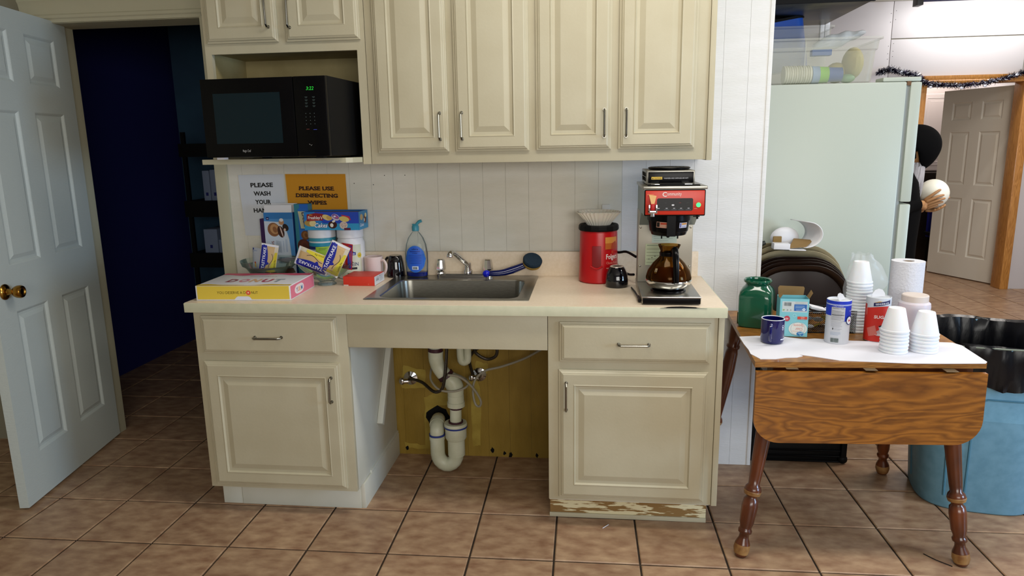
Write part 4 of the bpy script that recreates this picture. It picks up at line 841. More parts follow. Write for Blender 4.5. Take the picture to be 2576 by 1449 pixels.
o = Print(fr((1.799-1.905, .3347-.20, CT-CT), (1, 0, 0), (0, 0, 1))); o.rect(.055, .192, .10, .055, '#B8C4B4'); o.lines(.062, .200, .08, .035, 4, '#7A8A7A', .12); o.rect(.03, .10, .10, .088, '#B8BC96'); o.lines(.035, .11, .075, .07, 5, '#7A7A5A', .12); o.rect(.036, .181, .07, .002, '#5A6A5A')
for i in range(5): o.ell(.045+.012*i, .125+.006*(i % 3), .0025, .002, '#4A4A3A', 8)
o.done('pasted_notice', c)
one('power_cord', G().tube([(1.797, .42, 1.035), (1.76, .50, 1.045), (1.72, .59, 1.03), (1.66, .60, 1.07), (1.70, .60, 1.0), (1.75, .56, .95), (1.772, .5, .945), (1.790, .44, .955)], .0055, 8, smooth=4), 'blackm', 'black power cord looping between the red canister and the brewer', 'cord')
one('thermometer_probe', G().tube([(1.775, .33, CT+.006), (1.782, .22, CT+.012), (1.789, .12, CT+.010)], .0035, 8).tube([(1.789, .13, CT+.011), (1.7905, .07, CT+.009)], .0062, 8), 'black', 'dark thin rod lying along the left of the brewer base', 'rod')
g = G(); g.box(1.655, 1.690, .625, YW-.0005, 1.03, 1.24, .003); one('cable_cover', g, 'litwall', 'white vertical cable cover on the wall behind the canister', 'cable cover')
# carafe
c = thing('coffee_carafe', 'amber glass coffee pot with black handle and steel bottom on the brewer', 'coffee pot', (1.906, .165, CT+.0385))
obj('steel_bottom', G().lathe([(0, 0), (.058, 0), (.070, .006), (.084, .020), (.088, .034), (.086, .037)], n=44), 'chrome', c)
g = G(); g.lathe([(.086, .037), (.087, .045), (.080, .070), (.060, .100), (.038, .122), (.032, .135), (.034, .150), (.043, .170), (.041, .170), (.031, .150), (.029, .135), (.036, .120), (.058, .098), (.078, .069), (.084, .045), (.083, .038)], n=44, cap=False); obj('glass_body', g, 'brownglass', c)
obj('coffee', G().lathe([(0, .036), (.082, .038), (.0825, .045), (.077, .068), (.060, .092), (0, .092)], n=40), mat('black_coffee', '#5E3C1C', .2), c)
obj('handle', G().tube([(.012, -.030, .150), (.013, -.060, .158), (.014, -.088, .140), (.016, -.098, .095), (.018, -.100, .040)], [.012, .014, .013, .012, .011], 12, smooth=4, flat=.8).lathe([(.036, .128), (.037, .140), (.035, .142)], n=24, cap=False), 'black', c)
p = Print(lambda a, b, h=0: Vector(((.081+h-(b-.065)*.45)*math.sin(a), -(.081+h-(b-.065)*.45)*math.cos(a), b))); p.rect(-.85, .068, .14, .018, '#9A8A6A', 2); p.rect(-.80, .072, .04, .010, '#3A2A1A'); p.done('logo_mark', c)

# signs
def sign(name, label, cs, m, f):
    t = thing(name, label, 'sign', ((cs[0][0]+cs[2][0])/2, YW-.001, cs[0][1])); L = Vector((cs[0][0], 0, cs[0][1])); 
    def mp(u, v, h=0):
        a, b, c_, d_ = [Vector((x, 0, z)) for x, z in cs]; q = (a*(1-u)+b*u)*(1-v)+(d_*(1-u)+c_*u)*v
        return Vector((q.x-t.location.x, -.0012-.003*abs(math.sin(3*u+1))*(1-v)*.8-h, q.z-t.location.z))
    g = G(); g.grid(6, 6, mp); obj('sheet', g, m, t, recalc=False)
    p = Print(lambda a, b, h=0: mp(a, b, h*1.5)); f(p); p.done('lettering', t); return t
def f1(p):
    for k, (w_, s_) in enumerate((('PLEASE', .50), ('WASH', .38), ('YOUR', .36), ('HANDS', .48))): p.text(w_, .50, .80-.138*k, .095, '#15151A', w=s_, bold=.035)
sign('paper_sign', 'white sheet reading please wash your hands, taped left on the wall', [(-.045, 1.103), (.164, 1.10), (.168, 1.392), (-.057, 1.390)], pm('#CDD2DA'), f1)
def slab_text(p, st, x, y, s, c, w):    # heavy slab serif look: bold letters with small foot and head bars
    vs, fs = text_mesh(st, .045, 0); x0 = min(v[0] for v in vs); x1 = max(v[0] for v in vs); k = w/(x1-x0)
    p.text(st, x, y, s, c, w=w, bold=.045)
    ch = sorted({(round(v[0], 2)) for v in vs if v[1] < .02})
    p._m(c)
    for a in ch[::2]: p.rect(x+a*k-.011, y-.002, .022, s*.10, c)
def f2(p):
    for k, (w_, s_) in enumerate((('PLEASE USE', .58), ('DISINFECTING', .70), ('WIPES', .32))): slab_text(p, w_, .50, .66-.150*k, .110, '#331404', s_)
sign('paper_sign', 'orange sheet reading please use disinfecting wipes, to the right of the white one', [(.182, 1.175), (.472, 1.165), (.469, 1.389), (.176, 1.392)], pm('#C98A1A'), f2)

# ================================================================== FRIDGE SIDE
c = thing('refrigerator', 'white refrigerator seen from its blank side, behind the tray cart', 'refrigerator', (2.75, 1.37, 0))
obj('body', G().box(2.40, 3.061, 1.0, 1.74, .02, 1.767, .008), 'fridge', c, w=True)
obj('gasket', G().box(3.061, 3.078, 1.012, 1.73, .05, 1.755), 'fridgetrim', c, w=True, smooth=False)
obj('door', G().box(3.078, 3.128, 1.0, 1.74, .05, 1.20, .008), 'fridge', c, w=True); obj('door', G().box(3.078, 3.128, 1.0, 1.74, 1.21, 1.765, .008), 'fridge', c, w=True)
obj('hinge_cover', G().box(2.955, 3.125, 1.005, 1.10, 1.768, 1.788, .006), 'fridge', c, w=True)
obj('hinge', G().box(3.062, 3.08, 1.003, 1.03, 1.750, 1.768), mat('rusty_hinge', '#6A4A2A', .6), c, w=True, smooth=False)
obj('side_grille', G().box(2.42, 3.04, 1.01, 1.72, 0, .02), 'blackm', c, w=True, smooth=False)
# totes
def tote(name, label, x0, x1, y0, y1, z0, H, step, lip=.012, taper=.02):
    t = thing(name, label, 'tote', ((x0+x1)/2, (y0+y1)/2, z0)); w, d = (x1-x0)/2, (y1-y0)/2
    lv = [(-taper-.01, 0), (-taper, .006), (-taper*.55, H-step), (-.004, H-step+.006), (0, H-.012), (lip, H-.010), (lip, H)]
    g = G(); vs = []; fs = []; n = None
    for e, z in lv:
        lp = rrect(-w-e, w+e, -d-e, d+e, .03, 5); n = len(lp); vs += [(x, y, z) for x, y in lp]
    for k in range(len(lv)-1):
        for i in range(n): fs.append((k*n+i, k*n+(i+1) % n, (k+1)*n+(i+1) % n, (k+1)*n+i))
    fs.append(tuple(range(n-1, -1, -1))); g._add(vs, fs); obj('tub', g, 'tote', t, recalc=False); return t
c = tote('storage_tote', 'large translucent plastic tote of paper cups on the refrigerator', 2.30+.07, 2.94, 1.02, 1.34, 1.769, .205, .06)
obj('rib', G().box(2.60, 2.604, 1.0165, 1.019, 1.80, 1.965), 'tote', c, w=True, smooth=False)
def incup(x, z, m, nm, label, grp, r0, r1, L, y=1.09):
    g = G(Matrix.Translation((x, y, z)) @ Matrix.Rotation(R(90), 4, 'Y')); g.lathe([(r0, 0), (r1, L), (r1+.001, L+.002)] , n=20); return one(nm, g, m, label, 'cup', grp)
for k in range(12): 
    g = G(Matrix.Translation((2.525+.0105*k, 1.09, 1.816)) @ Matrix.Rotation(R(90), 4, 'Y')); g.lathe([(.043, 0), (.044, .0015), (.044, .004), (.040, .005), (.040, .010)], n=24); one('paper_cup', g, pm('#DCDCC8' if k % 2 else '#CFCFBA'), 'white rim in the sleeve of nested paper cups inside the large tote', 'cup', 'nested paper cups in the tote')
for x, L, cc, nm, lb in ((2.653, .032, '#8FA8C4', 'paper_cup', 'pale blue printed cup at the middle of the sleeve in the large tote'), (2.687, .040, '#7FC22A', 'paper_cup', 'lime green cup end in the sleeve in the large tote'), (2.729, .062, '#134A94', 'paper_cup', 'navy blue cup at the right end of the sleeve in the large tote')):
    incup(x, 1.816-.002, pm(cc), nm, lb, None, .042-(x-2.653)*.1, .040-(x-2.653)*.1, L)
one('paper_box', G().box(2.645, 2.735, 1.06, 1.10, 1.900, 1.928, .003), pm('#2C5A9C'), 'small blue box near the top of the large tote', 'box')
one('yellow_bag', G().sphere((2.865, 1.16, 1.87), .05, (.9, 1.6, 1.5), 14, 9).sphere((2.80, 1.19, 1.83), .045, (1.1, 1.2, 1.1), 12, 8), 'ylw', 'pale yellow bag at the right inside the large tote', 'bag')
one('green_packet', G().sphere((2.83, 1.12, 1.797), .03, (1.3, 1, .7), 12, 8), pm('#6E9A6A'), 'small green packet at the bottom of the large tote', 'packet')
c = tote('storage_tote', 'smaller translucent tote with blue bin inside, behind the large tote', 2.40, 2.858, 1.46, 1.72, 1.769, .325, .06)
c = thing('blue_bin', 'blue plastic bin tilted inside the back tote', 'bin', (2.55, 1.59, 1.95), 0)
g = G(Matrix.Translation((2.55, 1.59, 1.86)) @ Matrix.Rotation(R(-9), 4, 'Y')); ring_slab(g, rrect(-.15, .215, -.10, .10, .05), rrect(-.14, .205, -.09, .09, .045), 0, .255); g.box(-.14, .20, -.09, .09, 0, .004); obj('tub', g, pm('#1450B0'), c, w=True)
g = G(Matrix.Translation((2.55, 1.59, 1.86)) @ Matrix.Rotation(R(-9), 4, 'Y')); ring_slab(g, rrect(-.155, .220, -.105, .105, .05), rrect(-.14, .205, -.09, .09, .045), .255, .268); obj('rim', g, 'blackm', c, w=True)
g = G(); rr = random.Random(4)
def bagf(u, v):
    x = 2.74+.24*u; top = 1.955+.085*u**.7; hh = .075*math.sin(PI*min(1, .25+u*.75))**.6*(1-.3*u)+.012
    return (x, 1.38+.05*math.cos(v*2*PI)*(.4+u*.5)+.004*math.sin(u*23+v*9), top+hh*.5*math.sin(v*2*PI)+.004*math.sin(17*u+11*v))
g.grid(16, 14, bagf); one('plastic_bag', g, mat('clear_bag_film', '#C4CCD0', .2, alpha=.6), 'clear plastic bag poking out to the right behind the large tote', 'bag')
c = thing('overhead_cabinet', 'galvanised steel overhead cabinet above the refrigerator', 'cabinet', (2.70, 1.47, 2.15))
obj('body', G().box(2.36, 2.925, 1.12, 1.82, 2.15, 2.6, .004), 'hood', c, w=True); obj('front_lip', G().box(2.36, 2.93, 1.105, 1.12, 2.145, 2.2, .002), 'blackm', c, w=True)
c = thing('white_rail', 'pair of narrow white boards hanging behind the overhead cabinet', 'rail', (2.93, 1.87, 2.03))
obj('rail_board', G().box(2.905, 2.928, 1.835, 1.86, 2.052, 2.6, .002), 'white', c, w=True); obj('rail_board', G().box(2.931, 2.957, 1.835, 1.86, 2.052, 2.6, .002), 'white', c, w=True); obj('rail_foot', G().box(2.900, 2.955, 1.832, 1.862, 2.040, 2.052, .002), pm('#5A4226'), c, w=True)

# tray cart
c = thing('tray_cart', 'black wire cart under the serving trays, behind the table', 'cart', (2.59, .88, 0))
for x in (2.385, 2.80):
    for y in (.69, 1.0-.03): obj('post', G().box(x-.012, x+.012, y-.012, y+.012, .03, .58, .002), 'blackm', c, w=True); obj('caster', G().sphere((x, y, .022), .022, (1, .7, 1), 12, 8), 'blackm', c, w=True)
obj('base_box', G().box(2.40, 2.79, .70, .965, .006, .108, .004), 'blackm', c, w=True)
for z in (.008, .034, .062, .112, .30, .56):
    g = G(); g.tube([(2.385, .69, z), (2.80, .69, z), (2.80, .97, z), (2.385, .97, z)], .0045, 6, closed=True)
    obj('shelf_frame', g, 'black', c, w=True)
    if z in (.112, .30, .56): obj('shelf_pan', G().box(2.39, 2.795, .695, .965, z-.004, z), 'blackm', c, w=True, smooth=False)
obj('side_panel', G().box(2.366, 2.374, .68, .98, .08, .60, .002), 'blackm', c, w=True)
obj('end_block', G().box(2.745, 2.80, .69, .97, .10, .19, .004), 'blackm', c, w=True)
# trays
def tray(y, x0, top, w, m, label, lean=.0, grp=None, H=.40):
    t = thing('serving_tray', label, 'tray', (x0+w/2, y, top-H), 0, grp)
    Mx = Matrix.Rotation(R(-6), 4, 'X'); g = G(Mx)
    lv = [(-.03, .014, .0), (-.022, .002, 0), (-.012, -.004, 0), (-.002, -.006, 0), (.0, -.003, 0), (-.004, .002, 0), (-.02, .012, 0), (-.032, .020, 0)]
    vs = []; fs = []
    for e, d, _ in lv: lp = rrect(-w/2-e, w/2+e, -e*1, H+e, .185+e, 9); n = len(lp); vs += [(x, d, z) for x, z in lp]
    for k in range(len(lv)-1):
        for i in range(n): fs.append((k*n+i, k*n+(i+1) % n, (k+1)*n+(i+1) % n, (k+1)*n+i))
    fs.append(tuple(range(n))); fs.append(tuple((len(lv)-1)*n+i for i in range(n))); g._add(vs, fs); return obj('tray_pan', g, m, t), t
specs = [(.730, 2.335, .944, .472, 'tray', 'dark brown oval tray at the very front of the tray row'), (.755, 2.330, .956, .48, 'tray', 'dark brown oval tray second from the front of the tray row'), (.780, 2.328, .964, .485, 'tray', 'dark brown oval tray third from the front of the tray row'), (.805, 2.325, .972, .49, 'tray', 'hindmost of the dark brown oval trays, touching the tan ones'),
         (.842, 2.33, .996, .485, 'trayt', 'tan oval tray directly behind the dark brown trays'), (.880, 2.335, 1.018, .48, 'trayt', 'tan oval tray second from the back, its rim highlighted'), (.915, 2.30, 1.022, .48, 'trayt', 'rearmost tan oval tray, only its upper left rim showing')]
for k, (y, x0, top, w, m, lb) in enumerate(specs):
    tray(y, x0, top, w, m, lb, grp='oval serving trays on the cart', H=top-.566)
# curled holder on the trays
c = thing('curled_liner', 'white curled plastic sheet with a box lip, lying on top of the trays', 'holder', (2.56, .85, 1.025))
g = G(); K = 26; 
def curl(u, v):
    a = R(-95+185*u); x = 2.583+.010*0; r = .0615
    if u > .93: pass
    return (2.600+.070*math.cos(a)-.045*v, .80+.12*v, 1.078+.058*math.sin(a)+.0*v)
g.grid(20, 6, curl); o = obj('curled_sheet', g, 'white', c, w=True, recalc=False); sm = o.modifiers.new('s', 'SOLIDIFY'); sm.thickness = .003
obj('curled_end', G().sphere((2.528, .90, 1.052), .055, (1.2, .45, .95), 20, 14), 'white', c, w=True)
obj('box_lip', G(Matrix.Translation((2.495, .80, 1.0)) @ Matrix.Rotation(R(2), 4, 'Y')).box(-.045, .028, -.02, .03, .012, .040, .002).box(.026, .10, -.02, .10, .010, .014, .001), 'white', c, w=True)
g = G(); g._add([(2.523, .80, 1.018), (2.565, .88, 1.052), (2.648, .86, 1.047), (2.60, .80, 1.024), (2.523, .80, 1.015), (2.565, .88, 1.049), (2.648, .86, 1.044), (2.60, .80, 1.021)], [(0, 1, 2, 3), (4, 7, 6, 5), (0, 3, 7, 4), (3, 2, 6, 7), (2, 1, 5, 6), (1, 0, 4, 5)]); obj('kraft_flap', g, 'kraft', c, w=True, smooth=False)
obj('kraft_tab', G().box(2.458, 2.498, .83, .84, 1.036, 1.068, .006), pm('#7A5E28'), c, w=True)
one('clear_wrap', G().tube([(2.375, .86, 1.0), (2.40, .86, 1.022), (2.43, .86, 1.035)], [.010, .014, .010], 8), pm('#2E3432'), 'dark crumpled wrap left of the curled sheet, by the wall end', 'wrap')

# ================================================================== TABLE
c = thing('drop_leaf_table', 'oak laminate drop-leaf table with turned legs, right of the cabinets', 'table', (2.57, .25, 0))
TQ = [(2.176, -.140), (2.946, -.108), (2.99, .628), (2.222, .628)]; TZ = .7555
g = G(); g.prism(TQ, lambda x, y: (x, y, TZ-.020), lambda x, y: (x, y, TZ)); o = obj('tabletop', g, 'ttop', c, w=True, smooth=False)
g = G(); leafp = [(2.176, .727), (2.176, .56)]
for i in range(9): a = R(180+90*i/8); leafp.append((2.266+.09*math.cos(a), .555+.088*math.sin(a)))
for i in range(9): a = R(270+90*i/8); leafp.append((2.852+.09*math.cos(a), .555+.088*math.sin(a)))
leafp += [(2.942, .56), (2.940, .725)]
g.prism(leafp, lambda x, z: (x, -.166+(x-2.176)*.042, z), lambda x, z: (x, -.148+(x-2.176)*.042, z)); obj('drop_leaf', g, 'leaf', c, w=True, smooth=False)
obj('apron', G().box(2.26, 2.93, -.06, -.042, .65, .735).box(2.26, 2.93, .53, .548, .65, .735).box(2.262, 2.28, -.05, .54, .65, .735).box(2.91, 2.928, -.05, .54, .65, .735), 'leg', c, w=True, smooth=False)
for x in (2.30, 2.56, 2.82): obj('leaf_hinge', G().box(x-.02, x+.02, -.150, -.10, .7338, .7350), pm('#6A5A44'), c, w=True, smooth=False)
LP = [(.0, .018), (.01, .024), (.03, .029), (.05, .027), (.07, .018), (.085, .017), (.09, .024), (.10, .025), (.105, .021), (.112, .021), (.13, .026), (.19, .029), (.215, .026), (.222, .019), (.23, .020), (.235, .028), (.25, .031), (.262, .027), (.27, .020), (.30, .022), (.50, .030), (.58, .027), (.60, .023), (.606, .029), (.615, .029), (.622, .024), (.66, .030), (.70, .033), (.735, .034)]
def leg(foot, top, nm='leg'):
    F_, T_ = Vector(foot), Vector(top); ax = T_-F_; L = ax.length; q = ax.to_track_quat('Z', 'Y').to_matrix().to_4x4()
    g = G(Matrix.Translation(F_) @ q); g.lathe([(0, 0)]+[(r, h/.735*L) for h, r in LP]+[(0, L)], n=20)
    o = obj('leg', g, 'leg', c, w=True, ang=60)
    g = G(Matrix.Translation(F_) @ q); g.lathe([(.0251, .012), (.0296, .03), (.0276, .048)], n=20, cap=False); obj('worn_band', g, 'legw', o, w=True)
    g = G(Matrix.Translation(F_) @ q); g.lathe([(.0285, .238), (.0316, .25), (.0276, .260)], n=20, cap=False); obj('worn_band', g, 'legw', o, w=True)
leg((2.164, -.127, .0), (2.285, -.02, .735)); leg((2.938, -.120, .0), (2.86, -.02, .735)); leg((2.945, .600, .0), (2.87, .50, .735)); leg((2.145, .590, .0), (2.262, .545, .735))
# paper cover
g = G(); TP = TZ+.0012
PO = [(2.187, .18), (2.258, .195), (2.33, .180), (2.361, .186), (2.42, .155), (2.467, .168), (2.55, .150), (2.604, .142), (2.75, .135), (2.88, .142), (2.95, .136), (2.966, .10), (2.95, -.10), (2.936, -.118), (2.80, -.128), (2.693, -.132), (2.56, -.120), (2.465, -.112), (2.39, -.070), (2.348, -.050), (2.356, -.066), (2.330, -.085), (2.291, -.090), (2.25, -.108), (2.20, -.110), (2.180, -.05), (2.184, .0), (2.183, .08)]
g.prism(PO, lambda x, y: (x, y, TP-.0010), lambda x, y: (x, y, TP+.0006)); obj_paper = one('paper_cover', g, 'paper', 'white torn paper sheet spread over the front of the table', 'paper', smooth=False)
g = G(); g.prism([(2.14, 0), (2.17, .002), (2.18, 0)], lambda x, y: (x+.75, .13+y*3, TP), lambda x, y: (x+.79, .155+y*3, TP+.006)); 
TT = TP+.0008
# green jar
c = thing('ceramic_jar', 'green glazed square jar with round mouth at the back left of the table', 'jar', (2.292, .345+.03, TZ+.0005), R(-20))
def sqlathe(g, prof, n=40):
    vs = []; fs = []
    for r, z, k in prof:
        for i in range(n):
            a = 2*PI*i/n; q = r/((abs(math.cos(a))**k+abs(math.sin(a))**k)**(1/k)); vs.append((q*math.cos(a), q*math.sin(a), z))
    for j in range(len(prof)-1):
        for i in range(n): fs.append((j*n+i, j*n+(i+1) % n, (j+1)*n+(i+1) % n, (j+1)*n+i))
    fs.append(tuple(range(n-1, -1, -1))); fs.append(tuple((len(prof)-1)*n+i for i in range(n))); g._add(vs, fs)
g = G(); sqlathe(g, [(.062, 0, 5), (.066, .004, 6), (.068, .02, 7), (.068, .125, 7), (.065, .145, 5), (.058, .160, 3), (.050, .168, 2.2), (.047, .174, 2), (.050, .180, 2), (.055, .184, 2), (.056, .190, 2), (.053, .195, 2), (.046, .192, 2), (.044, .18, 2), (.044, .10, 2)]); obj('body', g, 'jar', c)
g = G(); g.box(-.0688, -.066, -.055, .055, .03, .135, .02) if False else g.prism([(-.05, .008), (.03, .008), (.045, .02), (.035, .035), (-.02, .04), (-.05, .06)], lambda y, z: (-.0676, y, z), lambda y, z: (-.0684, y, z)); obj('glaze_patch', g, 'jaro', c, smooth=False, label='olive unglazed patch')
# blue mug
c = mug('blue_mug', 'glossy navy blue mug with white rim at the front left of the table', (2.292, .108, TT), .0425, .094, 'mugb', 250, rim=mat('white_mug_rim', '#C8CCD8', .3))
p = Print(cyl(.0428, -PI/2)); p.ring(.032, .070, .0035, .0055, '#C8CCE0', 14); p.rect(.028, .064, .008, .002, '#C8CCE0'); p.ring(.032, .060, .003, .005, '#C8CCE0', 14); p.rect(.022, .018, .024, .004, '#D0D4E4', 4); p.done('mug_print', c)
# spoon box
c = thing('spoon_box', 'open light blue carton of plastic spoons, printed upside down', 'box', (2.338, .196, TZ+.002), R(-5))
W_, D_, H_ = .106, .075, .150
obj('carton', G().box(0, W_, 0, .001, 0, H_).box(0, W_, D_-.001, D_, 0, H_).box(0, .001, 0, D_, 0, H_).box(W_-.001, W_, 0, D_, 0, H_).box(0, W_, 0, D_, 0, .001), pm('#6DB8C8'), c, smooth=False)
obj('flap', G(Matrix.Translation((0, D_-.001, H_)) @ Matrix.Rotation(R(8), 4, 'X')).prism([(.004, 0), (.098, 0), (.100, .030), (.096, .036), (.006, .038), (.001, .03)], lambda x, z: (x, 0, z), lambda x, z: (x, .001, z)), 'kraft', c, smooth=False)
g = G(); g._add([(W_, .005, H_), (W_, D_-.02, H_), (W_+.014, D_-.025, H_+.028), (W_+.014, .012, H_+.022)], [(0, 1, 2, 3), (3, 2, 1, 0)]); obj('flap', g, 'kraft', c, smooth=False)
g = G(); g._add([(0, .005, H_), (0, D_-.02, H_), (.024, D_-.018, H_+.026), (.012, .012, H_+.016)], [(0, 1, 2, 3), (3, 2, 1, 0)]); obj('flap', g, 'kraft', c, smooth=False)
p = Print(fr((0, 0, 0), (1, 0, 0), (0, 0, 1))); p.rect(0, 0, W_, H_, '#7CC4D2'); p.rect(.008, .098, .092, .042, '#C4D0D4'); p.bars(.014, .122, .028, .014, '#505A60'); p.rect(.052, .103, .046, .026, '#1F62B0'); p.lines(.056, .114, .036, .012, 3, '#9CC0E4', .3); p.text('spoons', .072, .108, .006, '#C8DCF0', w=.024, rot=180); p.ell(.088, .109, .006, .006, '#E0ECF8', 6); p.ell(.088, .109, .002, .002, '#1F62B0')
p.ring(.028, .106, .002, .0036, '#505858', 3); p.ring(.040, .106, .0025, .0036, '#505858', 3); p.ell(.014, .106, .004, .002, '#7AB05A', rot=20); p.lines(.055, .132, .044, .008, 3, '#A0A8AC', .25)
p.ell(.070, .032, .034, .026, '#D8DCD8'); p.ring(.070, .032, .0255, .0265, '#5A9AB0'); p.text('Spoons', .072, .050, .016, '#C86A5A', w=.036, rot=180, bold=.0); p.text('Clear', .080-.006, .036, .016, '#C86A5A', w=.026, rot=180, bold=0); p.text('Premium', .06, .024, .006, '#D89888', w=.022, rot=180, bold=0)
p.ell(.028, .072, .011, .011, '#B83A4C'); p.text('48', .028, .075, .011, '#E8C8CC', rot=180); p.rect(.066, .070, .036, .011, '#C8412C'); p.text('Heavy', .085, .080, .005, '#F0D0C8', w=.014, rot=180); p.text('Duty', .085, .074, .005, '#F0D0C8', w=.012, rot=180)
p.ell(.080, .012, .014, .009, '#2A78B8'); p.text('Great', .080, .0165, .007, '#D8E8F4', w=.016, rot=180); p.ring(.055, .085, .005, .0065, '#A8DCE4'); p.ring(.086, .008+.002, .006, .008, '#98D4DE'); p.ring(.012, .012, .005, .007, '#98D4DE'); p.done('carton_print', c)
# mesh basket with packets
c = thing('mesh_basket', 'black wire mesh basket behind the spoon box and salt can', 'basket', (2.55, .305, TZ+.001))
W_, D_, H_ = .19, .105, .088
for z, r in ((.002, .0022), (H_-.008, .0018), (H_, .0024)): obj('wire_rim', G().tube([(-W_/2, -D_/2, z), (W_/2, -D_/2, z), (W_/2, D_/2, z), (-W_/2, D_/2, z)], r, 6, closed=True), 'black', c)
g = G()
def net(f, w, h, s_=.0075):
    k = int((w+h)/s_)+1
    for i in range(k):
        for sg_ in (1, -1):
            a = i*s_; pts = []
            x0, z0 = (a, 0) if a <= w else (w, a-w); x1, z1 = (a-h, h) if a-h >= 0 else (0, a)
            if abs(x0-x1) < 1e-4: continue
            if sg_ < 0: x0, x1 = w-x0, w-x1
            g.tube([f(x0, z0), f(x1, z1)], .00075, 3)
net(lambda x, z: (-W_/2+x, -D_/2, z), W_, H_-.008); net(lambda x, z: (-W_/2+x, D_/2, z), W_, H_-.008); net(lambda x, z: (-W_/2, -D_/2+x, z), D_, H_-.008); net(lambda x, z: (W_/2, -D_/2+x, z), D_, H_-.008)
obj('mesh', g, 'black', c, kind='stuff', smooth=False)
rr = random.Random(3); cols = ['#D8D8DE', '#B8A03A', '#D8D8DE', '#8A3A20', '#C8B44A', '#C8CCD8']
for k in range(14):
    lay = k//5; px_, py_ = -.07+.035*(k % 5), rr.uniform(-.02, .02); pz = .018+.028*lay
    g = G(Matrix.Translation((2.55+px_, .305+py_, TZ+pz)) @ Euler((rr.uniform(-.6, .6), rr.uniform(-.4, .4), rr.uniform(-.6, .6))).to_matrix().to_4x4()); g.sphere((0, 0, 0), .02, (1.0, 1.2, .25), 8, 6)
    one('condiment_packet', g, pm(cols[0] if lay == 2 else cols[k % 6]), 'small condiment packet heaped in the black mesh basket', 'packet', 'condiment packets in the mesh basket')
for x, s_ in ((2.515, 1), (2.585, -1)): one('folded_napkin', G(Matrix.Translation((x, .31, TZ+.088)) @ Matrix.Rotation(R(14*s_), 4, 'Y')).box(-.035, .030, -.03, .03, -.004, .006, .002), 'paper', 'white folded napkin sticking up %s in the mesh basket' % ('left' if s_ > 0 else 'right'), 'napkin')
# salt and sugar canisters
def canister(name, label, loc, r, h, base):
    t = thing(name, label, 'canister', loc); obj('body', G().lathe([(r-.001, 0), (r, .002), (r, h), (r-.002, h+.001), (r-.004, h-.003), (0, h-.003)], n=40), base, t); return t
c = canister('creamer_canister', 'blue and white cylinder with its pour tab open, in the middle of the table', (2.532, .127, TT), .0425, .165, pm('#CCD0D8'))
p = Print(cyl(.0426, -PI/2-R(16))); p.poly([(-.066, .1645), (-.066, .108)]+[(-.066+.0066*i, .108-(.020*math.sin((i/20)**2*PI) if i > 8 else 0)) for i in range(21)]+[(.066, .1645)], '#1230B4')
for i in range(24): p.poly([(-.060+.005*i, .148), (-.0565+.005*i, .152), (-.0545+.005*i, .148)], '#C8D4F0')
p.rect(-.066, .1515, .132, .0012, '#C8D4F0', 16); p.rect(-.026, .090, .047, .052, '#B8BCC4', 8); p.text('Nutrition Facts', -.003, .136, .0062, '#202428', w=.040, bold=.01); p.lines(-.024, .094, .043, .038, 9, '#50545C', .2); p.rect(-.024, .112, .043, .0015, '#30343A', 5); p.text('coffee creamer', -.003, .1445, .004, '#D8E0F0', w=.034, bold=0)
p.lines(-.024, .066, .040, .022, 8, '#9A9EA8', .25); p.rect(-.018, .056, .003, .007, '#202428'); p.lines(-.012, .056, .026, .007, 2, '#8A8E98', .25); p.lines(-.024, .036, .036, .014, 3, '#A0B0C8', .3); p.bars(-.022, .008, .028, .016, '#3A5048'); p.ell(.040, .092, .014, .017, '#182A6A'); p.ell(.040, .092, .011, .014, '#E0E4EC'); p.text('M', .040, .087, .014, '#B03040'); p.text('Creamer', .046, .126, .007, '#D8E0F0', w=.016, bold=0); p.done('label', c)
obj('pour_tab', G(Matrix.Translation((.006, -.004, .163)) @ Matrix.Rotation(R(-22), 4, 'Y')).prism([(-.010, 0), (.014, 0), (.012, .018), (.004, .027), (-.004, .026), (-.009, .018)], lambda x, z: (x, -.001, z), lambda x, z: (x, .001, z)), 'white', c, smooth=False)
obj('pour_hole', G().box(-.030, -.004, -.016, .002, .162, .1625), pm('#8A8C90'), c, smooth=False)
c = canister('sugar_canister', 'red and white sugar canister with its tab up, behind the short cup stacks', (2.688, .165, TT), .0430, .168, pm('#C4CAD2'))
p = Print(cyl(.0431, -PI/2-R(16))); p.poly([(-.066, .002), (.066, .002)]+[(.066-.0066*i, .131+.008*math.sin(i/20*PI*1.2+.4)) for i in range(21)], '#C22618')
p.rect(-.066, .002, .018, .140, '#B41E16', 3); p.rect(-.048, .10, .002, .03, '#E0B0A0'); p.poly([(-.020, .137), (.040, .148), (.040, .162), (-.020, .150)], '#1A1C50'); p.poly([(-.02, .150), (.0, .158), (.01, .157)], '#C8983A'); p.text('GENUINE JOE', .010, .1455, .0085, '#D8D8E0', w=.048, rot=8, bold=.02); p.text('SUGAR', .012, .092, .016, '#E8D8D4', w=.056, bold=.03)
p.ell(.018, .040, .022, .010, '#B8A8AA'); p.poly([(.002, .062), (.036, .062), (.030, .038), (.008, .038)], '#C0BCC0'); p.ell(.019, .062, .017, .005, '#281410'); p.ell(.016, .030, .024, .005, '#C8C4C8'); p.poly([(-.04, .05), (-.01, .065), (.0, .03), (-.03, .02)], '#C86A5E'); p.done('label', c)
obj('pour_tab', G(Matrix.Translation((.0, .004, .166)) @ Matrix.Rotation(R(-4), 4, 'Y')).prism([(-.024, 0), (.022, 0), (.022, .012), (.014, .026), (0, .031), (-.014, .026), (-.024, .012)], lambda x, z: (x, -.001, z), lambda x, z: (x, .0015, z)), 'white', c, smooth=False)
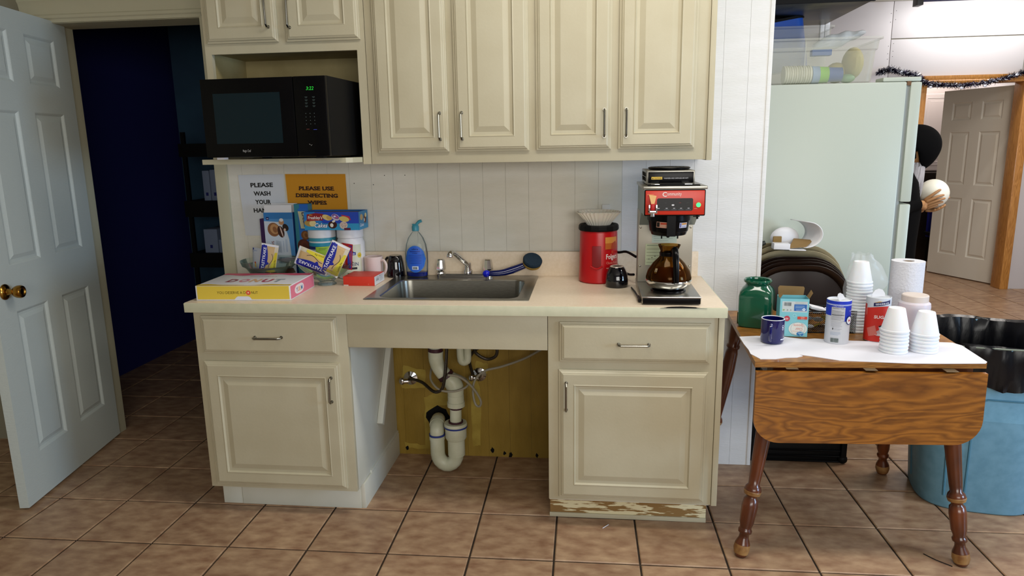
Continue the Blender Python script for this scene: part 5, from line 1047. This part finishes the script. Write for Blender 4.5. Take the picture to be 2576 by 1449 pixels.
# foam cups (upside down)
def cup(loc, label, grp):
    g = G(); g.lathe([(.0455, 0), (.0472, .0015), (.0472, .006), (.0448, .008), (.0275, .083), (.0260, .0845), (.0225, .0845), (.0215, .083), (0, .083)], n=28)
    return one('foam_cup', g, 'foam', label, 'cup', grp, loc=loc)
def stack(x, y, n, pitch, label, grp, topl):
    c0 = cup((x, y, TT), label, grp); rr = random.Random(n)
    for k in range(1, n):
        o = c0.copy(); COL.objects.link(o); o.location = (x+rr.uniform(-.001, .001), y+rr.uniform(-.001, .001), TT+pitch*k)
        if k == n-1: o['label'] = topl; del o['group']
stack(2.690, .010, 7, .0128, 'white foam cup in the short stack in front of the sugar canister', 'foam cups in the left short stack', 'uppermost foam cup of the short stack in front of the sugar canister')
stack(2.797, .022, 6, .0122, 'white foam cup in the right-hand short stack near the table edge', 'foam cups in the right short stack', 'uppermost foam cup of the right-hand short stack')
stack(2.665, .300, 17, .0122, 'white foam cup in the tall bagged stack behind the creamer can', 'foam cups in the tall bagged stack', 'uppermost foam cup of the tall bagged stack')
g = G()
def filmf(u, v):
    a = 2*PI*u; z = .31*v; r = .054-.020*max(0, (v-.62)/.38)+.004*math.sin(9*a+6*v)+.003*math.sin(23*v+3*a)
    bul = max(0, math.cos(a-.1))**3*math.sin(PI*min(1, max(0, (v-.45)/.5)))*.055
    return ((r+bul)*math.cos(a), (r)*math.sin(a), z+.004*math.sin(5*a)*v)
g.grid(40, 26, filmf); one('plastic_sleeve', g, 'film', 'clear crinkled plastic sleeve around the tall stack of foam cups', 'bag', loc=(2.665, .300, TT), recalc=False)
c = thing('paper_towel_roll', 'white paper towel roll standing at the back right of the table', 'paper towel', (2.862, .355, TZ+.0005))
g = G(); ring_slab(g, [(.060*math.cos(2*PI*i/40), .060*math.sin(2*PI*i/40)) for i in range(40)], [(.022*math.cos(2*PI*i/40), .022*math.sin(2*PI*i/40)) for i in range(40)], 0, .275); obj('towel', g, mat('paper_towel', '#D4D6DE', .9, bump=.6, bs=120), c)
obj('core', G().lathe([(.0218, .002), (.0218, .272), (.019, .272), (.019, .002)], n=24, cap=False), 'kraft', c)
c = thing('white_tub', 'cloudy white plastic tub with cream screw lid between the cup stacks', 'tub', (2.812, .155, TT))
obj('body', G().lathe([(.044, 0), (.048, .004), (.050, .05), (.052, .11), (.055, .135), (.053, .148), (.045, .155)], n=36), mat('cloudy_plastic', '#CCC4CC', .4, sub=.3), c)
obj('lid', G().lathe([(.0435, .152), (.0455, .153), (.0455, .176), (.043, .179), (0, .179)], n=36), pm('#D0C4BC'), c)
# bin
c = thing('trash_can', 'blue plastic trash can lined with a black bag, right of the table', 'trash can', (3.235, .455, 0))
g = G(); n = 64; vs = []; fs = []
def canr(a): return 1/((abs(math.cos(a))**3.2+abs(math.sin(a))**3.2)**(1/3.2))
lv = [(.232, 0), (.240, .008), (.285, .58), (.292, .60), (.296, .64), (.298, .70), (.306, .702), (.306, .712), (.296, .712), (.289, .60), (.236, .02)]
for r, z in lv:
    for i in range(n): a = 2*PI*i/n; k = r*canr(a+R(12))*.90; vs.append((k*math.cos(a), k*math.sin(a)*.93, z))
for j in range(len(lv)-1):
    for i in range(n): fs.append((j*n+i, j*n+(i+1) % n, (j+1)*n+(i+1) % n, (j+1)*n+i))
fs.append(tuple(range(n-1, -1, -1))); fs.append(tuple((len(lv)-1)*n+i for i in range(n))); g._add(vs, fs); obj('shell', g, 'can', c, ang=50)
def onc(a, z, o=.0):
    r = .240+(.285-.240)*(z-.008)/.572 if z < .58 else .292; k = (r*canr(a+R(12))*.90+o); return (k*math.cos(a), k*math.sin(a)*.93, z)
for a0, a1 in ((-118, -62), (172, 225)):
    a0, a1 = R(a0), R(a1); pts = [onc(a0, .06, .001), onc(a0, .48, .001)]+[onc(a0+(a1-a0)*i/6, .50, .001) for i in range(1, 6)]+[onc(a1, .48, .001), onc(a1, .06, .001)]
    obj('panel_bead', G().tube(pts, .0045, 6), pm('#4A7E96'), c)
obj('rim_bead', G().tube([onc(2*PI*i/40, .585, .004) for i in range(40)], .005, 6, closed=True), 'can', c)
g = G(); rr = random.Random(8); n = 96; lv = [(.318, .535), (.313, .60), (.312, .66), (.314, .712), (.306, .724), (.288, .716), (.276, .66), (.262, .50), (.225, .30), (.10, .16), (.0, .15)]; vs = []
for j, (r, z) in enumerate(lv):
    for i in range(n):
        a = 2*PI*i/n; f = .006*math.sin(7*a+j)+.004*math.sin(19*a+2*j)+(.010*math.sin(31*a)+.005*math.sin(53*a) if j == 0 else .003*math.sin(31*a))
        k = (r+f)*canr(a+R(12))*.90; vs.append((k*math.cos(a), k*math.sin(a)*.93, z+(.03*math.sin(3*a+1)+.018*math.sin(8*a) if j == 0 else (.004*math.sin(5*a) if j < 6 else 0))))
fs = [(j*n+i, j*n+(i+1) % n, (j+1)*n+(i+1) % n, (j+1)*n+i) for j in range(len(lv)-1) for i in range(n)]; g._add(vs, fs); obj('bin_bag', g, 'bag', c, recalc=False)
obj('bag_fold_line', G().tube([(.313*canr(a+R(12))*.90*math.cos(a), .313*canr(a+R(12))*.90*math.sin(a)*.93, .715) for a in [2*PI*i/48 for i in range(48)]], .0035, 6, closed=True), mat('shiny_bag_edge', '#7A8478', .2), c)
one('twig', G().tube([(2.835, -.06, .002), (2.86, -.10, .004), (2.90, -.135, .003)], .0016, 6), 'blackm', 'thin dark twig on the tiles by the right front table leg', 'twig')
one('paper_scrap', G(Matrix.Translation((1.66, .02, .001)) @ Matrix.Rotation(R(30), 4, 'Z')).tube([(0, 0, 0), (.02, .004, .003), (.035, .012, .001)], .0015, 5), 'paper', 'tiny white paper curl on the tiles by the right cabinet', 'scrap')

# ================================================================== BEHIND THE FAR DOORWAY AND IN THE PANTRY
c = thing('tinsel_garland', 'silver and dark tinsel garland draped along the far door casing', 'garland', (5.2, 4.83, 2.05))
path = [(4.35, 4.80, 2.135), (4.45, 4.80, 2.165), (4.58, 4.80, 2.13), (4.72, 4.82, 2.10), (4.79, 4.83, 2.035), (4.95, 4.83, 2.01), (5.15, 4.83, 2.0), (5.35, 4.83, 2.02), (5.52, 4.83, 2.06), (5.68, 4.83, 2.11), (5.80, 4.83, 2.15), (5.95, 4.84, 2.2)]
obj('cord', G().tube(path, .006, 6, smooth=4), 'tinsd', c, w=True)
for m_, n_, L in (('tinsd', 2600, .042), ('tins', 900, .036)):
    g = G(); rr = random.Random(n_)
    for k in range(n_):
        t = rr.random()*(len(path)-1); i = int(t); a, b = Vector(path[i]), Vector(path[min(i+1, len(path)-1)]); p0 = a.lerp(b, t-i)
        d = Vector((rr.gauss(0, 1), rr.gauss(0, .7), rr.gauss(0, 1))).normalized()*L*rr.uniform(.5, 1.1); s_ = d.orthogonal().normalized()*.003
        g._add([p0-s_, p0+s_, p0+d+s_, p0+d-s_], [(0, 1, 2, 3)])
    obj('tinsel', g, m_, c, w=True, smooth=False, kind='stuff', recalc=False)
for x, z in ((4.84, 1.99), (5.12, 1.975), (5.33, 1.99), (5.60, 2.085), (4.56, 2.14)): obj('foil_flower', G().sphere((x, 4.80, z), .013, (1.3, .5, .9), 6, 4), 'tins', c, w=True)
c = thing('strip_light', 'fluorescent strip light fixture near the ceiling by the far wall', 'light', (5.3, 4.40, 2.69))
obj('housing', G().box(4.48, 6.1, 4.30, 4.42, 2.70, 2.76, .004), 'navy', c, w=True); obj('end_bracket', G().box(4.45, 4.50, 4.32, 4.42, 2.66, 2.76, .003), pm('#3A3836'), c, w=True)
obj('tube', G().tube([(4.52, 4.46, 2.74), (6.08, 4.46, 2.74)], .013, 12), pm('#F4F4FF', 4), c, w=True)
# room behind
c = thing('tall_cupboard', 'pinkish white panelled cupboard in the room beyond the far door', 'cupboard', (5.55, 6.9, 0))
obj('body', G().box(5.1, 6.2, 6.85, 7.2, 1.12, 2.12), 'wallpink', c, w=True, smooth=False)
for a, b in ((5.14, 5.62), (5.66, 6.14)): 
    g = G(); g.slab(lambda u, v, d: (a+u, 6.848-d, 1.16+v), b-a, .9, .02, [(.06, .06, b-a-.06, .84)], DP, DE); o = obj('door', g, 'wallpink', c, w=True, smooth=False)
one('dark_sideboard', G().box(5.1, 6.0, 6.60, 7.1, 0, 1.10, .01), pm('#1C140E'), 'dark brown sideboard under the pinkish cupboard', 'sideboard')
c = thing('blue_chair', 'blue chair half hidden behind the open far door', 'chair', (5.72, 6.3, 0)); obj('seat_back', G().box(5.60, 5.9, 6.25, 6.30, .35, .86, .03), pm('#0A1A8A'), c, w=True)
for x in (5.62, 5.88):
    for y in (6.0, 6.27): obj('leg', G().tube([(x, y, 0), (x, y, .42)], .012, 8), 'blackm', c, w=True)
obj('seat', G().box(5.58, 5.92, 5.98, 6.30, .38, .42, .01), 'blackm', c, w=True)
c = thing('store_shelf', 'dark shelf of small things seen through the gap beside the far door', 'shelf', (6.05, 5.7, 0))
obj('upright', G().box(5.95, 6.25, 5.30, 5.34, 0, 1.75), 'blackm', c, w=True, smooth=False); obj('upright', G().box(5.95, 6.25, 6.2, 6.24, 0, 1.75), 'blackm', c, w=True, smooth=False); obj('back', G().box(6.22, 6.25, 5.34, 6.2, 0, 1.75), 'blackm', c, w=True, smooth=False)
for z in (.2, .55, .85, 1.2, 1.5): obj('shelf_board', G().box(5.95, 6.22, 5.34, 6.2, z, z+.03), pm('#8A8A84'), c, w=True, smooth=False)
for k, (z, cc, nm) in enumerate(((.23, '#6A5A30', 'brown'), (.58, '#20242C', 'black'), (.88, '#1A2E9A', 'blue'), (1.23, '#3A4A3A', 'green'))): one('storage_box', G().box(6.0, 6.15, 5.5, 5.7, z, z+.15, .01), pm(cc), '%s box on the dark shelf beyond the far door' % nm, 'box')
# pantry shelf seen through the left doorway
c = thing('pantry_shelf', 'black open shelf of white boxes in the dark pantry', 'shelf', (-.62, 1.75, 0))
for x in (-.90, -.40): obj('upright', G().box(x-.012, x+.012, 1.60, 1.62, 0, 1.62), 'blackm', c, w=True, smooth=False)
for z0, z1 in ((1.47, 1.55), (1.10, 1.20), (.78, .87), (.36, .44)): obj('shelf_board', G().box(-.92, -.38, 1.58, 1.95, z0, z1), 'blackm', c, w=True, smooth=False)
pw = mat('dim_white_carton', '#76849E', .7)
for x0, x1, z0, z1, lb in ((-.80, -.755, 1.20, 1.385, 'thin white binder at the left of the top pantry shelf'), (-.75, -.70, 1.20, 1.39, 'wider white binder at the right of the top pantry shelf'), (-.83, -.74, .87, 1.02, 'white crumpled bag box on the middle pantry shelf'), (-.735, -.66, .87, .955, 'low white box beside it on the middle pantry shelf'), (-.80, -.72, .44, .60, 'dim blue box on the low pantry shelf')):
    t = thing('carton_box', lb, 'box', ((x0+x1)/2, 1.7, z0)); obj('carton', G().box(x0, x1, 1.61, 1.85, z0, z1, .004), pw, t, w=True); obj('dot_label', G().lathe([(0, 0), (.008, 0), (.008, .001)], (0, 0, 0), 10) if False else G().box((x0+x1)/2-.008, (x0+x1)/2+.008, 1.6085, 1.61, z0+.03, z0+.05, .0003), 'navy', t, w=True)

# ================================================================== PERSON
pr = thing('person', 'person in black hooded robe with long white beard, bowed over a white ball', 'person', (3.42, 2.02, 0))
def skin(pts, edges, root=0, lv=2):
    me = bpy.data.meshes.new('s'); me.from_pydata([p[0] for p in pts], edges, []); o = bpy.data.objects.new('s', me); COL.objects.link(o)
    o.modifiers.new('s', 'SKIN'); 
    for i, p in enumerate(pts):
        r = p[1]; me.skin_vertices[0].data[i].radius = (r, r) if not hasattr(r, '__len__') else r
    me.skin_vertices[0].data[root].use_root = True
    sb = o.modifiers.new('u', 'SUBSURF'); sb.levels = lv
    dg = bpy.context.evaluated_depsgraph_get(); out = bpy.data.meshes.new_from_object(o.evaluated_get(dg)); bpy.data.objects.remove(o); return out
pts = [((3.36, 2.02, .95), .14), ((3.37, 2.02, 1.12), .13), ((3.40, 2.02, 1.30), .14), ((3.46, 2.02, 1.40), .06), ((3.51, 2.02, 1.44), .055),
       ((3.39, 1.86, 1.33), .055), ((3.38, 1.80, 1.12), .042), ((3.47, 1.85, 1.115), .030), ((3.545, 1.885, 1.120), .022),
       ((3.39, 2.18, 1.33), .055), ((3.40, 2.24, 1.10), .042), ((3.52, 2.17, 1.08), .034), ((3.62, 2.10, 1.095), .026),
       ((3.36, 1.93, .88), .085), ((3.38, 1.93, .48), .06), ((3.36, 1.93, .10), .04), ((3.43, 1.93, .035), .035), ((3.50, 1.93, .03), .028),
       ((3.36, 2.11, .88), .085), ((3.38, 2.11, .48), .06), ((3.36, 2.11, .10), .04), ((3.43, 2.11, .035), .035), ((3.50, 2.11, .03), .028)]
ed = [(0, 1), (1, 2), (2, 3), (3, 4), (2, 5), (5, 6), (6, 7), (7, 8), (2, 9), (9, 10), (10, 11), (11, 12), (0, 13), (13, 14), (14, 15), (15, 16), (16, 17), (0, 18), (18, 19), (19, 20), (20, 21), (21, 22)]
g = G(); g.join(skin(pts, ed))
BC = Vector((3.682, 2.0, 1.178)); BR = .086
# head: ellipsoid with face features, bowed forward; local x = face forward, z = crown
Hm = Matrix.Translation((3.548, 2.01, 1.440)) @ Matrix.Rotation(R(-14), 4, 'Z') @ Matrix.Rotation(R(62), 4, 'Y')
h = G(Hm); h.sphere((0, 0, 0), .1, (.98, .76, 1.15), 24, 16); h.sphere((.035, 0, -.065), .062, (1, .85, .9), 16, 10)
h.tube([(.088, 0, .018), (.108, 0, -.010), (.122, 0, -.034), (.100, 0, -.042)], [.009, .011, .015, .010], 10, smooth=3)
for s_ in (1, -1):
    h.sphere((.086, s_*.032, .012), .0135, (1, 1, 1), 10, 8); h.tube([(.088, s_*.012, .030), (.092, s_*.034, .034), (.082, s_*.052, .028)], .006, 8, smooth=3); h.sphere((-.005, s_*.078, -.01), .026, (.8, .35, 1.3), 10, 8)
h.tube([(.098, -.022, -.062), (.106, 0, -.060), (.098, .022, -.062)], .0055, 8, smooth=3)
g.bm.verts.index_update()
tmp = bpy.data.meshes.new('t'); h.bm.to_mesh(tmp); g.join(tmp)
# hands: palm + five bent fingers wrapped round the ball
def hand(wrist, palm_dir, side, fingers, palm_r=.022):
    W = Vector(wrist); P = [(W, .021)]; E_ = []
    pc = Vector(palm_dir); P.append((pc, (.020, .030))); E_.append((0, 1))
    g.join(skin(P, E_, 0, 2))
    for f in fingers:
        q = [(Vector(p), r) for p, r in zip(f, (.011, .0098, .0090, .0078, .0070))]
        g.join(skin(q, [(i, i+1) for i in range(len(q)-1)], 0, 1))
def onball(az, el, off=.009):   # az 0 = +x, -90 = camera side
    a, e = R(az), R(el); return BC+Vector((math.cos(e)*math.cos(a), math.cos(e)*math.sin(a), math.sin(e)))*(BR+off)
near = [[onball(-142, -22, .022), onball(-124, -8, .012), onball(-108, 6, .009), onball(-96, 15, .007), onball(-88, 19, .006)],
        [onball(-136, -24, .024), onball(-112, -14, .012), onball(-98, -7, .009), onball(-84, -3, .007), onball(-75, -2, .006)],
        [onball(-136, -34, .024), onball(-110, -26, .012), onball(-94, -20, .009), onball(-80, -16, .007), onball(-68, -15, .006)],
        [onball(-138, -44, .024), onball(-110, -38, .012), onball(-94, -33, .009), onball(-80, -30, .007), onball(-70, -29, .006)],
        [onball(-142, -52, .024), onball(-114, -50, .013), onball(-98, -46, .009), onball(-84, -44, .007)]]
W_near = Vector((3.548, 1.885, 1.122))
hand(W_near, onball(-140, -32, .030), 1, near)
g.join(skin([(W_near, .020), (onball(-150, -30, .034), .026), (onball(-128, -38, .020), .024)], [(0, 1), (1, 2)], 0, 2)); g.join(skin([(W_near, .018), (onball(-140, -48, .026), .020)], [(0, 1)], 0, 2))
far = [[onball(60, -34, .022), onball(30, -26, .012), onball(10, -20, .010), onball(-6, -14, .008)],
       [onball(120, -66, .022), onball(-20, -74, .014), onball(-34, -58, .012), onball(-30, -48, .010), onball(-26, -42, .009)],
       [onball(140, -70, .022), onball(-50, -76, .016), onball(-52, -64, .014), onball(-50, -55, .012), onball(-46, -50, .010)],
       [onball(160, -70, .022), onball(-80, -80, .018), onball(-70, -69, .016), onball(-66, -61, .014), onball(-62, -57, .012)],
       [onball(180, -68, .024), onball(-110, -80, .020), onball(-90, -72, .017), onball(-84, -65, .015)]]
hand((3.625, 2.10, 1.090), onball(120, -66, .026), -1, far)
obj('body', g, 'skin', pr, w=True, ang=80)
# hood: shell over the head, open at the face
g = G(Hm)
n = 28; prof = [(-.13, .20, .0), (-.10, .15, .125), (-.05, .10, .140), (.0, .04, .142)]
def hoodf(u, v):
    a = 2*PI*u; p_ = PI/2-v*R(128)
    r = .122; x = r*1.02*math.cos(p_)*math.cos(a)-.012; y = r*.84*math.cos(p_)*math.sin(a); z = r*1.12*math.sin(p_)+.012
    if x > 0: 
        z = max(z, -.014+.03*(1-x/.13)); x = x*(1.0+.12*max(0, 1-abs(z-.0)/.10))
    return (x, y, z)
g.grid(36, 20, hoodf); 
o = obj('hood', g, 'cloth', pr, w=True, ang=80, recalc=False); sm = o.modifiers.new('s', 'SOLIDIFY'); sm.thickness = .008
g = G(); g.tube([(3.50, 2.02, 1.47), (3.43, 2.02, 1.43), (3.36, 2.02, 1.36)], [.115, .125, .15], 24, smooth=4); obj('cowl', g, 'cloth', pr, w=True)
g = G(); lv = [(.0, .215, .25, 3.40), (.03, .225, .26, 3.40), (.5, .205, .235, 3.39), (.9, .205, .22, 3.395), (1.08, .215, .23, 3.395), (1.25, .19, .235, 3.385), (1.36, .12, .18, 3.39), (1.42, .06, .08, 3.41)]
vs = []; n = 40
for z, rx, ry, cx in lv:
    for i in range(n): a = 2*PI*i/n; k = 1+.03*math.sin(7*a)*(1-z/1.5); vs.append((cx+rx*k*math.cos(a), 2.02+ry*k*math.sin(a), max(z, .02)))
fs = [(j*n+i, j*n+(i+1) % n, (j+1)*n+(i+1) % n, (j+1)*n+i) for j in range(len(lv)-1) for i in range(n)]; g._add(vs, fs); obj('robe', g, 'cloth', pr, w=True, ang=80)
obj('sleeve', G().tube([(3.38, 1.87, 1.33), (3.37, 1.79, 1.12), (3.46, 1.84, 1.113), (3.540, 1.880, 1.122)], [.085, .072, .052, .040], 18, smooth=5), 'cloth', pr, w=True)
obj('sleeve', G().tube([(3.38, 2.17, 1.33), (3.39, 2.25, 1.10), (3.50, 2.19, 1.08), (3.600, 2.115, 1.09)], [.085, .075, .052, .040], 18, smooth=5), 'cloth', pr, w=True)
g = G(); rr = random.Random(2)
g.lathe([(0, 1.125), (.010, 1.14), (.024, 1.20), (.036, 1.27), (.042, 1.32), (.036, 1.36), (0, 1.375)], (3.556, 1.972, 0), 16, sy=.8)
for k in range(260):
    a = rr.random()*2*PI; s_ = Vector((3.560+.042*math.cos(a), 1.972+.034*math.sin(a), rr.uniform(1.30, 1.37))); e_ = Vector((3.553+.030*math.cos(a)+rr.uniform(-.008, .008), 1.970+.022*math.sin(a), rr.uniform(1.11, 1.22)))
    m_ = s_.lerp(e_, .5)+Vector((.006*math.cos(a), .006*math.sin(a), .01)); g.tube([s_, m_, e_], [.0045, .0035, .001], 5, smooth=3)
obj('beard', g, 'beard', pr, w=True, kind='stuff', ang=80)
for s_ in (1.93, 2.11): obj('shoe', G().tube([(3.34, s_, .05), (3.40, s_, .045), (3.47, s_, .04), (3.53, s_, .032)], [.045, .048, .042, .028], 14, smooth=3, flat=.9), 'blackm', pr, w=True)
one('white_ball', G().sphere(tuple(BC), BR, (1, 1, 1), 32, 20), 'ball', 'smooth white ball held in both hands of the robed person', 'ball')
